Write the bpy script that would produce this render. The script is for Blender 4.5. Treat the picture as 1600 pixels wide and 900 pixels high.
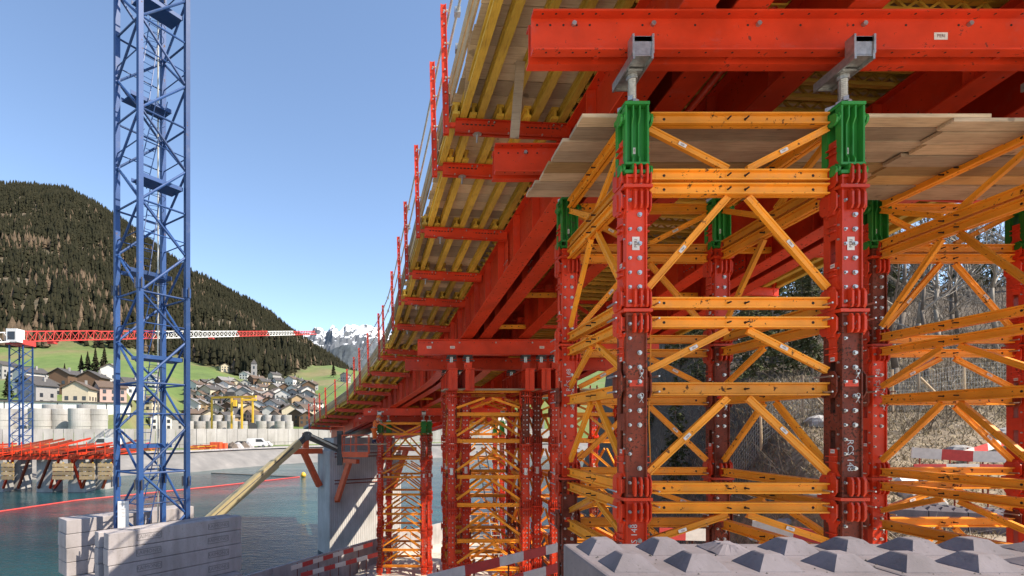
import bpy, math, random
import numpy as np
from mathutils import Vector, Matrix, Euler
random.seed(7); rng = np.random.default_rng(7)
R = math.radians
SC = bpy.context.scene
COL = SC.collection
for o in list(bpy.data.objects): bpy.data.objects.remove(o)

# ------------------------------------------------------------------ camera
F, PX, PY = 818.0, 636.0, 670.0          # focal length and principal point in photo pixels
cam = bpy.data.cameras.new('camera'); camo = bpy.data.objects.new('camera', cam); COL.objects.link(camo)
camo.location = (0, 0, 0); camo.rotation_euler = (R(90), 0, 0)
cam.sensor_width = 36; cam.lens = 36 * F / 1600
cam.shift_x = (800 - PX) / 1600; cam.shift_y = (PY - 450) / 1600
cam.clip_start = 0.1; cam.clip_end = 20000
SC.camera = camo
# ------------------------------------------------------------------ light
SUN_AZ = Vector((0.93, -0.37, 0)).normalized()      # horizontal direction towards the sun
SUN_EL = R(45)
world = bpy.data.worlds.new('World'); SC.world = world; world.use_nodes = True
wn = world.node_tree; bg = wn.nodes['Background']; bg.inputs[1].default_value = 0.14
sky = wn.nodes.new('ShaderNodeTexSky'); sky.sky_type = 'NISHITA'; sky.sun_disc = False
sky.sun_elevation = SUN_EL; sky.sun_rotation = math.atan2(SUN_AZ.x, SUN_AZ.y)
sky.altitude = 1100; sky.air_density = 1.0; sky.dust_density = 0.9; sky.ozone_density = 0.9
wn.links.new(sky.outputs[0], bg.inputs[0])
sl = bpy.data.lights.new('sun', 'SUN'); so = bpy.data.objects.new('sun', sl); COL.objects.link(so)
sl.energy = 4.6; sl.angle = R(0.5); sl.color = (1.0, 0.89, 0.74)
sd = Vector((SUN_AZ.x * math.cos(SUN_EL), SUN_AZ.y * math.cos(SUN_EL), math.sin(SUN_EL)))
so.rotation_euler = sd.to_track_quat('Z', 'Y').to_euler(); so.location = (60, -30, 60)
SC.view_settings.view_transform = 'Standard'; SC.view_settings.look = 'None'
SC.view_settings.exposure = 1.0; SC.view_settings.gamma = 1
SC.cycles.max_bounces = 12; SC.cycles.diffuse_bounces = 8; SC.cycles.glossy_bounces = 3
SC.cycles.use_denoising = True

# ------------------------------------------------------------------ materials
def newmat(name):
    m = bpy.data.materials.new(name); m.use_nodes = True
    nt = m.node_tree; b = nt.nodes['Principled BSDF']
    return m, nt, b
def noise_node(nt, scale, detail=4, rough=0.55, stretch=None, coord=None):
    N = nt.nodes; L = nt.links
    g = N.new('ShaderNodeNewGeometry') if coord is None else N.new('ShaderNodeTexCoord')
    src = g.outputs['Position'] if coord is None else g.outputs[coord]
    if stretch:
        mp = N.new('ShaderNodeMapping'); mp.inputs['Scale'].default_value = stretch
        L.new(src, mp.inputs[0]); src = mp.outputs[0]
    n = N.new('ShaderNodeTexNoise'); n.inputs['Scale'].default_value = scale
    n.inputs['Detail'].default_value = detail; n.inputs['Roughness'].default_value = rough
    L.new(src, n.inputs['Vector']); return n
def ramp(nt, src, stops):
    r = nt.nodes.new('ShaderNodeValToRGB'); e = r.color_ramp.elements
    while len(e) < len(stops): e.new(0.5)
    for k, (p, c) in enumerate(stops):
        e[k].position = p; e[k].color = (*c, 1) if len(c) == 3 else c
    nt.links.new(src, r.inputs[0]); return r
def mix(nt, fac, a, b):
    m = nt.nodes.new('ShaderNodeMix'); m.data_type = 'RGBA'
    for sock, v in ((m.inputs[0], fac), (m.inputs[6], a), (m.inputs[7], b)):
        if hasattr(v, 'is_output'): nt.links.new(v, sock)
        elif isinstance(v, (int, float)): sock.default_value = v
        else: sock.default_value = (*v, 1)
    return m.outputs[2]
def bump(nt, b, src, strength=0.2, dist=0.01):
    bp = nt.nodes.new('ShaderNodeBump'); bp.inputs['Strength'].default_value = strength
    bp.inputs['Distance'].default_value = dist
    nt.links.new(src, bp.inputs['Height']); nt.links.new(bp.outputs[0], b.inputs['Normal'])
def painted(name, col, chip=(0.09, 0.035, 0.02), amount=0.2, rough=0.42, var=0.25, scale=1.0, fade=None):
    """painted steel: tonal variation, dusty fade, chipped and rusted patches, faint scuffs"""
    m, nt, b = newmat(name); L = nt.links
    n1 = noise_node(nt, 1.7 * scale, 5); n2 = noise_node(nt, 14 * scale, 6, 0.65)
    n3 = noise_node(nt, 60 * scale, 3, 0.6, (1, 1, 0.25))
    dark = tuple(c * (1 - var) for c in col); lite = fade or tuple(min(1, c * (1 + var * 0.6) + 0.003) for c in col)
    r1 = ramp(nt, n1.outputs[0], [(0.3, dark), (0.55, col), (0.78, lite)])
    lo = 0.72 - 0.34 * amount
    add = nt.nodes.new('ShaderNodeMath'); add.operation = 'MULTIPLY_ADD'
    L.new(n1.outputs[0], add.inputs[0]); add.inputs[1].default_value = 0.35
    L.new(n2.outputs[0], add.inputs[2])
    r2 = ramp(nt, add.outputs[0], [(lo + 0.14, (0, 0, 0)), (lo + 0.17, (1, 1, 1))])
    c = mix(nt, r2.outputs[0], r1.outputs[0], chip)
    r3 = ramp(nt, n3.outputs[0], [(0.60, (0, 0, 0)), (0.74, (0.16, 0.16, 0.16))])
    c2 = mix(nt, r3.outputs[0], c, tuple(0.55 * x + 0.06 for x in col))
    oi = nt.nodes.new('ShaderNodeObjectInfo'); rv_ = ramp(nt, oi.outputs['Random'], [(0, (0.70, 0.68, 0.66)), (0.45, (0.95, 0.95, 0.95)), (1, (1.12, 1.12, 1.10))])
    m2 = nt.nodes.new('ShaderNodeMix'); m2.data_type = 'RGBA'; m2.blend_type = 'MULTIPLY'; m2.inputs[0].default_value = 1
    L.new(c2, m2.inputs[6]); L.new(rv_.outputs[0], m2.inputs[7])
    n4 = noise_node(nt, 4.3 * scale, 7, 0.7); ds = ramp(nt, n4.outputs[0], [(0.56, (0, 0, 0)), (0.76, (0.38, 0.38, 0.38))])
    c2 = mix(nt, ds.outputs[0], m2.outputs[2], tuple(0.45 * x + 0.11 for x in col))
    L.new(c2, b.inputs['Base Color'])
    rr = ramp(nt, r2.outputs[0], [(0, (rough,) * 3), (1, (0.85,) * 3)])
    L.new(rr.outputs[0], b.inputs['Roughness'])
    b.inputs['Specular IOR Level'].default_value = 0.28
    bump(nt, b, n2.outputs[0], 0.12, 0.004)
    return m
def plain(name, col, rough=0.6, metal=0.0, var=0.25, scale=6.0, bumps=0.1, stretch=None, dist=0.01):
    m, nt, b = newmat(name); L = nt.links
    n = noise_node(nt, scale, 6, 0.6, stretch)
    r = ramp(nt, n.outputs[0], [(0.25, tuple(c * (1 - var) for c in col)), (0.5, col), (0.8, tuple(min(1, c * (1 + var)) for c in col))])
    L.new(r.outputs[0], b.inputs['Base Color'])
    b.inputs['Roughness'].default_value = rough; b.inputs['Metallic'].default_value = metal
    if bumps: bump(nt, b, n.outputs[0], bumps, dist)
    return m
def wood(name, ca, cb, cc, stretch, rough=0.75, per_object=True):
    """sawn wood: long grain along the short stretch axis, knots, each board its own tone"""
    m, nt, b = newmat(name); L = nt.links
    n = noise_node(nt, 5.0, 8, 0.65, stretch); n2 = noise_node(nt, 1.3, 4); k = noise_node(nt, 4.5, 2, 0.5)
    r = ramp(nt, n.outputs[0], [(0.28, cc), (0.48, ca), (0.75, cb)])
    s = ramp(nt, n2.outputs[0], [(0.35, (0.62, 0.60, 0.58)), (0.65, (1, 1, 1))])
    mm = nt.nodes.new('ShaderNodeMix'); mm.data_type = 'RGBA'; mm.blend_type = 'MULTIPLY'; mm.inputs[0].default_value = 0.8
    L.new(r.outputs[0], mm.inputs[6]); L.new(s.outputs[0], mm.inputs[7])
    kk = ramp(nt, k.outputs[0], [(0.70, (0, 0, 0)), (0.74, (0.6, 0.6, 0.6))])
    c = mix(nt, kk.outputs[0], mm.outputs[2], tuple(0.35 * x for x in cc))
    if per_object:
        oi = nt.nodes.new('ShaderNodeObjectInfo')
        rv = ramp(nt, oi.outputs['Random'], [(0, (0.50, 0.49, 0.48)), (0.5, (0.88, 0.87, 0.86)), (1, (1.18, 1.12, 1.0))])
        m2 = nt.nodes.new('ShaderNodeMix'); m2.data_type = 'RGBA'; m2.blend_type = 'MULTIPLY'; m2.inputs[0].default_value = 1
        L.new(c, m2.inputs[6]); L.new(rv.outputs[0], m2.inputs[7]); c = m2.outputs[2]
    L.new(c, b.inputs['Base Color']); b.inputs['Roughness'].default_value = rough
    bump(nt, b, n.outputs[0], 0.25, 0.004)
    return m
def concrete(name, col, stain=0.35, scale=1.0, board=None):
    m, nt, b = newmat(name); L = nt.links
    n1 = noise_node(nt, 0.9 * scale, 6, 0.6); n2 = noise_node(nt, 22 * scale, 5, 0.6); n3 = noise_node(nt, 3 * scale, 5, 0.6, (1, 1, 0.2))
    d = tuple(c * (1 - stain) for c in col)
    r = ramp(nt, n1.outputs[0], [(0.3, d), (0.6, col), (0.85, tuple(min(1, c * 1.12) for c in col))])
    s = ramp(nt, n3.outputs[0], [(0.35, (0.75, 0.74, 0.72)), (0.6, (1, 1, 1))])
    pz = ramp(nt, n2.outputs[0], [(0.28, (0.55, 0.54, 0.52)), (0.40, (1, 1, 1))])
    c = r.outputs[0]
    for x in (s, pz):
        mm = nt.nodes.new('ShaderNodeMix'); mm.data_type = 'RGBA'; mm.blend_type = 'MULTIPLY'; mm.inputs[0].default_value = 0.85
        L.new(c, mm.inputs[6]); L.new(x.outputs[0], mm.inputs[7]); c = mm.outputs[2]
    L.new(c, b.inputs['Base Color']); b.inputs['Roughness'].default_value = 0.9
    bump(nt, b, n2.outputs[0], 0.3, 0.006)
    return m

M = {}
M['red'] = painted('red_paint', (0.65, 0.047, 0.012), amount=0.12, rough=0.40, chip=(0.20, 0.035, 0.02))
M['worn_or_shaded_red'] = painted('weathered_or_shaded_red_paint', (0.25, 0.044, 0.018), amount=0.36, rough=0.62, chip=(0.085, 0.034, 0.02), var=0.45, scale=2.1)
M['orange'] = painted('orange_paint', (0.86, 0.315, 0.020), amount=0.16, rough=0.45, chip=(0.12, 0.05, 0.02), var=0.22)
M['green'] = painted('green_paint', (0.030, 0.23, 0.035), amount=0.12, rough=0.38, chip=(0.10, 0.10, 0.07))
M['blue'] = painted('blue_paint', (0.022, 0.066, 0.20), amount=0.06, rough=0.45, chip=(0.12, 0.08, 0.06), var=0.15, scale=0.6)
M['black'] = plain('black_rust', (0.035, 0.028, 0.022), 0.7)
M['hole'] = plain('dark_hole', (0.02, 0.012, 0.01), 0.9, bumps=0)
M['steel'] = plain('galvanised_steel', (0.42, 0.42, 0.40), 0.42, 0.85, 0.3, 18)
M['bolt'] = plain('zinc_bolts', (0.46, 0.45, 0.43), 0.38, 0.8, 0.2, 30, 0)
M['tube'] = plain('scaffold_tube_metal', (0.50, 0.48, 0.42), 0.45, 0.6, 0.25, 8)
M['board'] = wood('formwork_boards', (0.70, 0.52, 0.31), (0.80, 0.63, 0.41), (0.50, 0.35, 0.20), (0.6, 9, 9))
M['plank'] = wood('grey_scaffold_planks', (0.54, 0.41, 0.27), (0.64, 0.51, 0.36), (0.33, 0.25, 0.17), (0.5, 9, 9))
M['freshplank'] = wood('fresh_pine_planks', (0.60, 0.38, 0.15), (0.70, 0.48, 0.22), (0.45, 0.27, 0.10), (0.5, 9, 9))
M['sideboard'] = wood('edge_boards', (0.50, 0.36, 0.20), (0.60, 0.46, 0.28), (0.32, 0.22, 0.13), (9, 0.5, 9))
M['timber'] = wood('yellow_timber_beams', (0.80, 0.50, 0.05), (0.86, 0.60, 0.10), (0.50, 0.30, 0.05), (9, 0.5, 9), 0.55)
M['lattice'] = wood('yellow_lattice_girders', (0.80, 0.50, 0.06), (0.86, 0.60, 0.11), (0.50, 0.30, 0.05), (0.5, 9, 9), 0.55)
M['concrete'] = concrete('cast_concrete', (0.42, 0.40, 0.40), 0.25)
M['ballast'] = concrete('ballast_concrete', (0.36, 0.33, 0.33), 0.22)
M['lego'] = concrete('block_concrete', (0.180, 0.156, 0.168), 0.3, 1.6)
M['pier'] = concrete('pier_concrete', (0.40, 0.39, 0.38), 0.25, 0.5)
M['ring'] = concrete('ring_concrete', (0.42, 0.40, 0.38), 0.3, 0.15)
M['asphalt'] = concrete('bank_lining', (0.20, 0.19, 0.18), 0.2, 0.06)
M['white'] = plain('white_paint', (0.66, 0.65, 0.63), 0.5, 0, 0.06, 3, 0.03)
M['crosswhite'] = plain('weathered_white_board', (0.66, 0.60, 0.53), 0.7, 0, 0.15, 8)
M['barred'] = plain('barrier_red', (0.52, 0.045, 0.035), 0.6, 0, 0.2, 8)
M['ink'] = plain('sticker_ink', (0.10, 0.015, 0.015), 0.6, 0, 0.1, 5, 0)
M['chalk'] = plain('chalk_writing', (0.50, 0.48, 0.45), 0.9, 0, 0.3, 60, 0)
M['hoist'] = plain('boom_paint', (0.34, 0.28, 0.15), 0.45, 0, 0.15, 5)
M['darkmetal'] = plain('dark_machine_metal', (0.06, 0.055, 0.055), 0.5, 0.3, 0.3, 9)
M['hiviz'] = plain('hi_viz_orange', (0.80, 0.17, 0.03), 0.85, 0, 0.15, 12)
M['navy'] = plain('navy_cloth', (0.03, 0.04, 0.09), 0.9, 0, 0.2, 12)
M['skin'] = plain('skin', (0.50, 0.30, 0.22), 0.6, 0, 0.1, 20, 0)
M['helmet_g'] = plain('green_helmet', (0.10, 0.45, 0.10), 0.35, 0, 0.05, 5, 0)
M['yellow'] = plain('gantry_yellow', (0.72, 0.42, 0.03), 0.45, 0, 0.12, 3)
M['oredmetal'] = plain('site_orange_red', (0.62, 0.10, 0.03), 0.5, 0, 0.25, 4)

# ------------------------------------------------------------------ mesh building
class MB:
    def __init__(s): s.v = []; s.f = []
    def add(s, vs, fs):
        k = len(s.v); s.v += [tuple(v) for v in vs]; s.f += [tuple(i + k for i in f) for f in fs]; return s
    def box(s, c, d, rot=None):
        x, y, z = d[0] / 2, d[1] / 2, d[2] / 2
        vs = [Vector((a * x, b * y, e * z)) for e in (-1, 1) for a, b in ((-1, -1), (1, -1), (1, 1), (-1, 1))]
        if rot is not None: vs = [rot @ v for v in vs]
        c = Vector(c); vs = [v + c for v in vs]
        return s.add(vs, [(3, 2, 1, 0), (4, 5, 6, 7), (0, 1, 5, 4), (1, 2, 6, 5), (2, 3, 7, 6), (3, 0, 4, 7)])
    def b2(s, a, b):
        return s.box([(a[i] + b[i]) / 2 for i in range(3)], [abs(b[i] - a[i]) for i in range(3)])
    def frame(s, p0, p1, up=(0, 0, 1)):
        d = Vector(p1) - Vector(p0); L = d.length; d.normalize(); u = Vector(up)
        if abs(d.dot(u)) > 0.98: u = Vector((0, 1, 0))
        w = d.cross(u).normalized(); h = w.cross(d).normalized()
        return d, w, h, L
    def bar(s, p0, p1, w, h, up=(0, 0, 1)):
        d, ww, hh, L = s.frame(p0, p1, up); p0 = Vector(p0); p1 = Vector(p1)
        vs = [p + ww * (a * w / 2) + hh * (b * h / 2) for p in (p0, p1) for a, b in ((-1, -1), (1, -1), (1, 1), (-1, 1))]
        return s.add(vs, [(3, 2, 1, 0), (4, 5, 6, 7), (0, 1, 5, 4), (1, 2, 6, 5), (2, 3, 7, 6), (3, 0, 4, 7)])
    def prof(s, p0, p1, poly, up=(0, 0, 1)):
        """extrude a 2-D outline (width, height) from p0 to p1"""
        d, ww, hh, L = s.frame(p0, p1, up); n = len(poly)
        vs = [Vector(p) + ww * a + hh * b for p in (p0, p1) for a, b in poly]
        fs = [tuple(range(n))[::-1], tuple(range(n, 2 * n))] + [(i, (i + 1) % n, n + (i + 1) % n, n + i) for i in range(n)]
        return s.add(vs, fs)
    def tube(s, p0, p1, r, n=8, r1=None):
        d, ww, hh, L = s.frame(p0, p1); r1 = r if r1 is None else r1
        vs = [Vector(p) + ww * (rr * math.cos(2 * math.pi * k / n)) + hh * (rr * math.sin(2 * math.pi * k / n)) for p, rr in ((p0, r), (p1, r1)) for k in range(n)]
        return s.add(vs, [tuple(range(n))[::-1], tuple(range(n, 2 * n))] + [(i, (i + 1) % n, n + (i + 1) % n, n + i) for i in range(n)])
    def path(s, pts, r, n=6):
        for a, b in zip(pts, pts[1:]): s.tube(a, b, r, n)
        return s
    def loft(s, secs, cap=True):
        n = len(secs[0]); vs = [v for q in secs for v in q]; fs = []
        for k in range(len(secs) - 1):
            fs += [(k * n + i, k * n + (i + 1) % n, (k + 1) * n + (i + 1) % n, (k + 1) * n + i) for i in range(n)]
        if cap: fs += [tuple(range(n))[::-1], tuple(range((len(secs) - 1) * n, len(secs) * n))]
        return s.add(vs, fs)
    def merge(s, o, off=(0, 0, 0), rot=None):
        vs = [(rot @ Vector(v) if rot is not None else Vector(v)) + Vector(off) for v in o.v]
        return s.add(vs, o.f)
    def mesh(s, name, mat, smooth=False, fix=True):
        me = bpy.data.meshes.new(name); me.from_pydata(s.v, [], s.f)
        if fix:
            import bmesh
            bm = bmesh.new(); bm.from_mesh(me); bmesh.ops.recalc_face_normals(bm, faces=bm.faces[:]); bm.to_mesh(me); bm.free()
        if mat: me.materials.append(M[mat] if isinstance(mat, str) else mat)
        if smooth: me.shade_smooth()
        return me
    def build(s, name, mat, parent=None, smooth=False, world=True):
        """link as one object; vertices are in world space unless world is False"""
        if parent is not None and world:
            o = parent
            off = Vector((0, 0, 0))
            while o is not None: off += o.location; o = o.parent
            s.v = [tuple(Vector(v) - off) for v in s.v]
        return link(name, s.mesh(name, mat, smooth), parent)
def link(name, data, parent=None, loc=None):
    o = bpy.data.objects.new(name, data); COL.objects.link(o)
    if parent is not None: o.parent = parent
    if loc is not None: o.location = loc
    return o
def tag(o, label, cat, group=None):
    o['label'] = label; o['category'] = cat
    if group: o['group'] = group
    return o
def kind(o, k): o['kind'] = k; return o
def thing(name, label, cat, loc=(0, 0, 0), group=None, rz=0):
    o = bpy.data.objects.new(name, None); COL.objects.link(o); o.location = loc; o.rotation_euler = (0, 0, rz)
    o.empty_display_size = 0.2
    return tag(o, label, cat, group)
def copy_tree(o, parent=None):
    c = o.copy(); COL.objects.link(c)
    if parent is not None: c.parent = parent
    for ch in list(o.children): copy_tree(ch, c)
    return c
def at(x, y, Y): return Vector(((x - PX) / F * Y, Y, (PY - y) / F * Y))
_txt = {}
def text_mesh(s, mat, size=1.0, extrude=0.0):
    """flat lettering as a mesh in the local XZ plane, facing -Y, centred"""
    key = (s, mat, extrude)
    if key not in _txt:
        cu = bpy.data.curves.new('lettering', 'FONT'); cu.body = s; cu.size = 1; cu.align_x = 'CENTER'; cu.align_y = 'CENTER'; cu.extrude = extrude; cu.resolution_u = 2
        ob = bpy.data.objects.new('lettering', cu); COL.objects.link(ob)
        bpy.context.view_layer.update()
        me = bpy.data.meshes.new_from_object(ob.evaluated_get(bpy.context.evaluated_depsgraph_get()))
        bpy.data.objects.remove(ob)
        me.transform(Matrix.Rotation(R(90), 4, 'X')); me.materials.clear(); me.materials.append(M[mat]); me.name = 'lettering'
        _txt[key] = me
    return _txt[key]
def lettering(s, parent, loc, size, mat='ink', rot=(0, 0, 0), name='lettering', extrude=0.0):
    o = link(name, text_mesh(s, mat, 1, extrude), parent, loc); o.scale = (size, size, size); o.rotation_euler = rot
    o['kind'] = 'stuff'
    return o
ORD = ['first', 'second', 'third', 'fourth', 'fifth', 'sixth', 'seventh', 'eighth', 'ninth', 'tenth', 'eleventh', 'twelfth', 'thirteenth', 'fourteenth', 'fifteenth', 'sixteenth', 'seventeenth', 'eighteenth', 'nineteenth', 'twentieth',
       'twenty-first', 'twenty-second', 'twenty-third', 'twenty-fourth', 'twenty-fifth', 'twenty-sixth', 'twenty-seventh', 'twenty-eighth', 'twenty-ninth', 'thirtieth']
# ================================================================== BRIDGE LINES
def lerp_tab(tab):
    xs = [a for a, b in tab]; ys = [b for a, b in tab]
    return lambda v: float(np.interp(v, xs, ys))
E_ = lerp_tab([(-6, 2.44), (0, 1.76), (20.4, -0.545), (24.7, -1.09), (28.1, -2.06), (34.4, -3.9), (40, -6.3), (47.7, -8.9), (58, -12.6)])
ZB = lerp_tab([(-6, 7.3), (0, 6.515), (20.4, 3.86), (24.7, 3.55), (28.1, 2.86), (34.4, 1.64), (40, 0.78), (47.7, 0.0), (58, -1.0)])
ZG = lerp_tab([(-6, 6.7), (0, 5.80), (17.9, 3.06), (32, 1.26), (40, 0.0), (48, -0.9), (58, -1.9)])
YEND = 49.0
XF = 0.050      # crossfall of the deck
def bp(Y, t, n): return Vector((E_(Y) + t, Y, ZB(Y) + n - XF * t))
def ysamp(y0, y1, step=1.3):
    k = max(1, int(round((y1 - y0) / step))); return [y0 + (y1 - y0) * i / k for i in range(k + 1)]
def sweep(mb, y0, y1, t0, t1, lo, hi, step=1.3):
    """box swept along the bridge: lo / hi are heights above the bracket line (numbers) or functions of Y giving z"""
    secs = []
    for Y in ysamp(y0, y1, step):
        zl = lambda t: lo(Y) if callable(lo) else ZB(Y) + lo - XF * t
        zh = lambda t: hi(Y) if callable(hi) else ZB(Y) + hi - XF * t
        x0 = E_(Y) + t0; x1 = E_(Y) + t1
        secs.append([Vector((x0, Y, zl(t0))), Vector((x1, Y, zl(t1))), Vector((x1, Y, zh(t1))), Vector((x0, Y, zh(t0)))])
    return mb.loft(secs)

# ================================================================== GROUND
def smooth(a, b, v):
    t = np.clip((v - a) / (b - a), 0, 1); return t * t * (3 - 2 * t)
def vnoise(X, Y, s, seed=0):
    r = np.random.default_rng(seed + 11); ph = r.uniform(0, 6.28, (6, 3)); out = np.zeros_like(X, dtype=float)
    for k in range(6):
        a = ph[k, 0]; f = s * (1.0 + 0.61 * k)
        out += np.sin((X * math.cos(a) + Y * math.sin(a)) * f + ph[k, 1]) * np.cos((Y * math.cos(a * 1.7) - X * math.sin(a)) * f * 0.83 + ph[k, 2]) / (1 + 0.6 * k)
    return out / 2.2
WATER_Z = -9.5
def ground_z(X, Y):
    X = np.asarray(X, float); Y = np.asarray(Y, float)
    # terrace by the near tower, hillside on the right, pit and pad under the far towers, lake shore on the left
    hill = np.interp(Y, [8.5, 11, 14.5, 17, 57, 100, 170], [-1.8, -2.7, -2.6, -1.3, 10.5, 12.5, 13.0]) + 0.10 * np.clip(X - 14, 0, 100) * smooth(14, 20, Y)
    pit = np.interp(Y, [1, 3.5, 6, 8.5, 13.5, 24, 32, 60], [-1.8, -1.95, -2.35, -3.0, -6.6, -7.2, -9.0, -9.2])
    edge = 8.6 + 0.22 * np.clip(Y - 14, 0, 100)
    w = smooth(0, 5.0 + 0.12 * np.clip(Y - 14, 0, 60), X - edge)
    z = pit * (1 - w) + hill * w
    z = np.where(Y < 8.5, np.minimum(pit, -1.8), z)
    # left shore: falls from the terrace to the crane pad and into the lake
    sh = smooth(0, 7, -(X + 0.5) - 0.05 * np.clip(Y, 0, 30))
    pad = np.interp(Y, [0, 6, 14, 22, 27, 32, 44], [-3.2, -4.8, -5.7, -7.2, -8.6, -12.0, -13.0])
    sh = sh * smooth(1, 6, Y); z = z * (1 - sh) + np.minimum(z, pad) * sh  # unseen ground behind the camera kept level as a pale bounce surface
    far_left = smooth(0, 3, -(X + 15.5) + 0.0 * Y) * smooth(2, 8, Y); z = z * (1 - far_left) - 13.0 * far_left
    # lake basin behind the parapet line and up the valley
    px = -8.3 + (Y - 26.4) * 0.675
    lk = smooth(0.0, 1.2, (px - 0.6) - X) * smooth(24.5, 27.5, Y); z = z * (1 - lk) - 13.0 * lk
    lk2 = smooth(0, 5, Y - 45) * smooth(0, 10, (14 + 0.42 * (Y - 45)) - X); z = z * (1 - lk2) - 13.0 * lk2
    rough = vnoise(X, Y, 0.9, 3) * 0.16 + vnoise(X, Y, 2.3, 4) * 0.06
    return z + rough * smooth(0.5, 3, np.abs(Y - 5) + np.abs(X) * 0.3)
def grid_mesh(name, xs, ys, zf, mat, smooth_=True):
    Xg, Yg = np.meshgrid(xs, ys); Zg = zf(Xg, Yg)
    V = np.stack([Xg, Yg, Zg], -1).reshape(-1, 3); nx, ny = len(xs), len(ys)
    i, j = np.meshgrid(np.arange(nx - 1), np.arange(ny - 1)); a = (j * nx + i).ravel()
    Fc = np.stack([a, a + 1, a + 1 + nx, a + nx], -1)
    me = bpy.data.meshes.new(name); me.from_pydata(V.tolist(), [], Fc.tolist()); me.materials.append(M[mat])
    if smooth_: me.shade_smooth()
    return me
def ground_material():
    m, nt, b = newmat('dry_grass_and_gravel'); L = nt.links
    n1 = noise_node(nt, 0.35, 6); n2 = noise_node(nt, 4.0, 8, 0.7); n3 = noise_node(nt, 0.9, 4); n4 = noise_node(nt, 45, 4, 0.6)
    g = ramp(nt, n2.outputs[0], [(0.3, (0.055, 0.04, 0.026)), (0.5, (0.20, 0.155, 0.098)), (0.70, (0.48, 0.40, 0.27))])
    gv = ramp(nt, n4.outputs[0], [(0.3, (0.42, 0.38, 0.32)), (0.55, (0.58, 0.53, 0.45)), (0.75, (0.68, 0.63, 0.55))])
    s = ramp(nt, n1.outputs[0], [(0.42, (0, 0, 0)), (0.56, (1, 1, 1))])
    # gravel on the flat terrace and pad, grass on the slope
    geo = nt.nodes.new('ShaderNodeNewGeometry'); sx = nt.nodes.new('ShaderNodeSeparateXYZ'); L.new(geo.outputs['Position'], sx.inputs[0])
    mr = nt.nodes.new('ShaderNodeMapRange'); mr.inputs['From Min'].default_value = 9; mr.inputs['From Max'].default_value = 14; L.new(sx.outputs[1], mr.inputs[0])
    mx = nt.nodes.new('ShaderNodeMapRange'); mx.inputs['From Min'].default_value = 5; mx.inputs['From Max'].default_value = 7.5; L.new(sx.outputs[0], mx.inputs[0])
    mu = nt.nodes.new('ShaderNodeMath'); mu.operation = 'MULTIPLY'; L.new(mr.outputs[0], mu.inputs[0]); L.new(mx.outputs[0], mu.inputs[1])
    soil = mix(nt, s.outputs[0], g.outputs[0], mix(nt, 0.5, g.outputs[0], (0.26, 0.20, 0.14)))
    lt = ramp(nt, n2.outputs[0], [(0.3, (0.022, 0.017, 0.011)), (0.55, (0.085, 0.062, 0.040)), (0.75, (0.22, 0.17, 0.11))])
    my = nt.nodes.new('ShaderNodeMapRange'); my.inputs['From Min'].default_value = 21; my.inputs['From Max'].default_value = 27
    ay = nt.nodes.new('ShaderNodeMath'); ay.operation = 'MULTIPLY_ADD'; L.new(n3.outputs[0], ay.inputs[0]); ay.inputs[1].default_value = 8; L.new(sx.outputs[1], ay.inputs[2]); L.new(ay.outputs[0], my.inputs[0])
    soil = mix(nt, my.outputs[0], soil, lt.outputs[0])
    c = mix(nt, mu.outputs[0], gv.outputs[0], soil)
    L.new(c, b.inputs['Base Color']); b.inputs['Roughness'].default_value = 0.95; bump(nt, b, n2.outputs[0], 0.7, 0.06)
    return m
M['ground'] = ground_material()
xs = np.concatenate([np.arange(-34, -12, 1.4), np.arange(-12, 26, 0.42), np.arange(26, 140, 3.0)])
ys = np.concatenate([np.arange(-40, 2, 3.0), np.arange(2, 46, 0.45), np.arange(46, 170, 3.5)])
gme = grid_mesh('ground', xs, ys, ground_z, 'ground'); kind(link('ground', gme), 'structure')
def gz(x, y): return float(ground_z(np.array([x]), np.array([y]))[0])

# ================================================================== SHORING TOWERS
_cache = {}
def cached(key, fn):
    if key not in _cache: _cache[key] = fn()
    return _cache[key]
def column_mesh(Lc, mat):
    def f():
        mb = MB(); U = [(-.12, -.04), (-.12, -.137), (-.104, -.137), (-.104, -.113), (.104, -.113), (.104, -.137), (.12, -.137), (.12, -.04), (.106, -.04), (.106, -.099), (-.106, -.099), (-.106, -.04)]
        for s in (1, -1): mb.prof((0, 0, -Lc), (0, 0, 0), [(a, b * s) for a, b in U])
        z = -0.35
        while z > -Lc + 0.2:
            for sx in (-1, 1): mb.box((sx * .123, 0, z), (.010, .20, .20))
            z -= 0.92
        mb.box((0, 0, -0.02), (.25, .28, .03)); mb.box((0, 0, -Lc + .02), (.25, .28, .03))
        return mb.mesh('column', mat)
    return cached(('col', round(Lc, 3), mat), f)
def bolts_mesh(Lc, n=7):
    def f():
        mb = MB(); rr = random.Random(5); z = -0.13
        while z > -Lc + 0.1:
            for x, y0 in ((-.075, -.113), (.038, -.113)):
                if rr.random() < 0.86:
                    r = .023 if x > 0 else .0165
                    mb.tube((x, y0, z), (x, y0 - .012, z), r * 1.25, n); mb.tube((x, y0 - .012, z), (x, y0 - .034, z), r * .85, n)
            for sx in (-1, 1):
                if rr.random() < 0.7: mb.tube((sx * .12, -.09, z + .06), (sx * .137, -.09, z + .06), .013, n)
            z -= 0.168
        return mb.mesh('bolts', 'bolt')
    return cached(('bolts', round(Lc, 3), n), f)
OCT = [(-.125, -.075), (-.085, -.125), (.085, -.125), (.125, -.075), (.125, .075), (.085, .125), (-.085, .125), (-.125, .075)]
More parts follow.
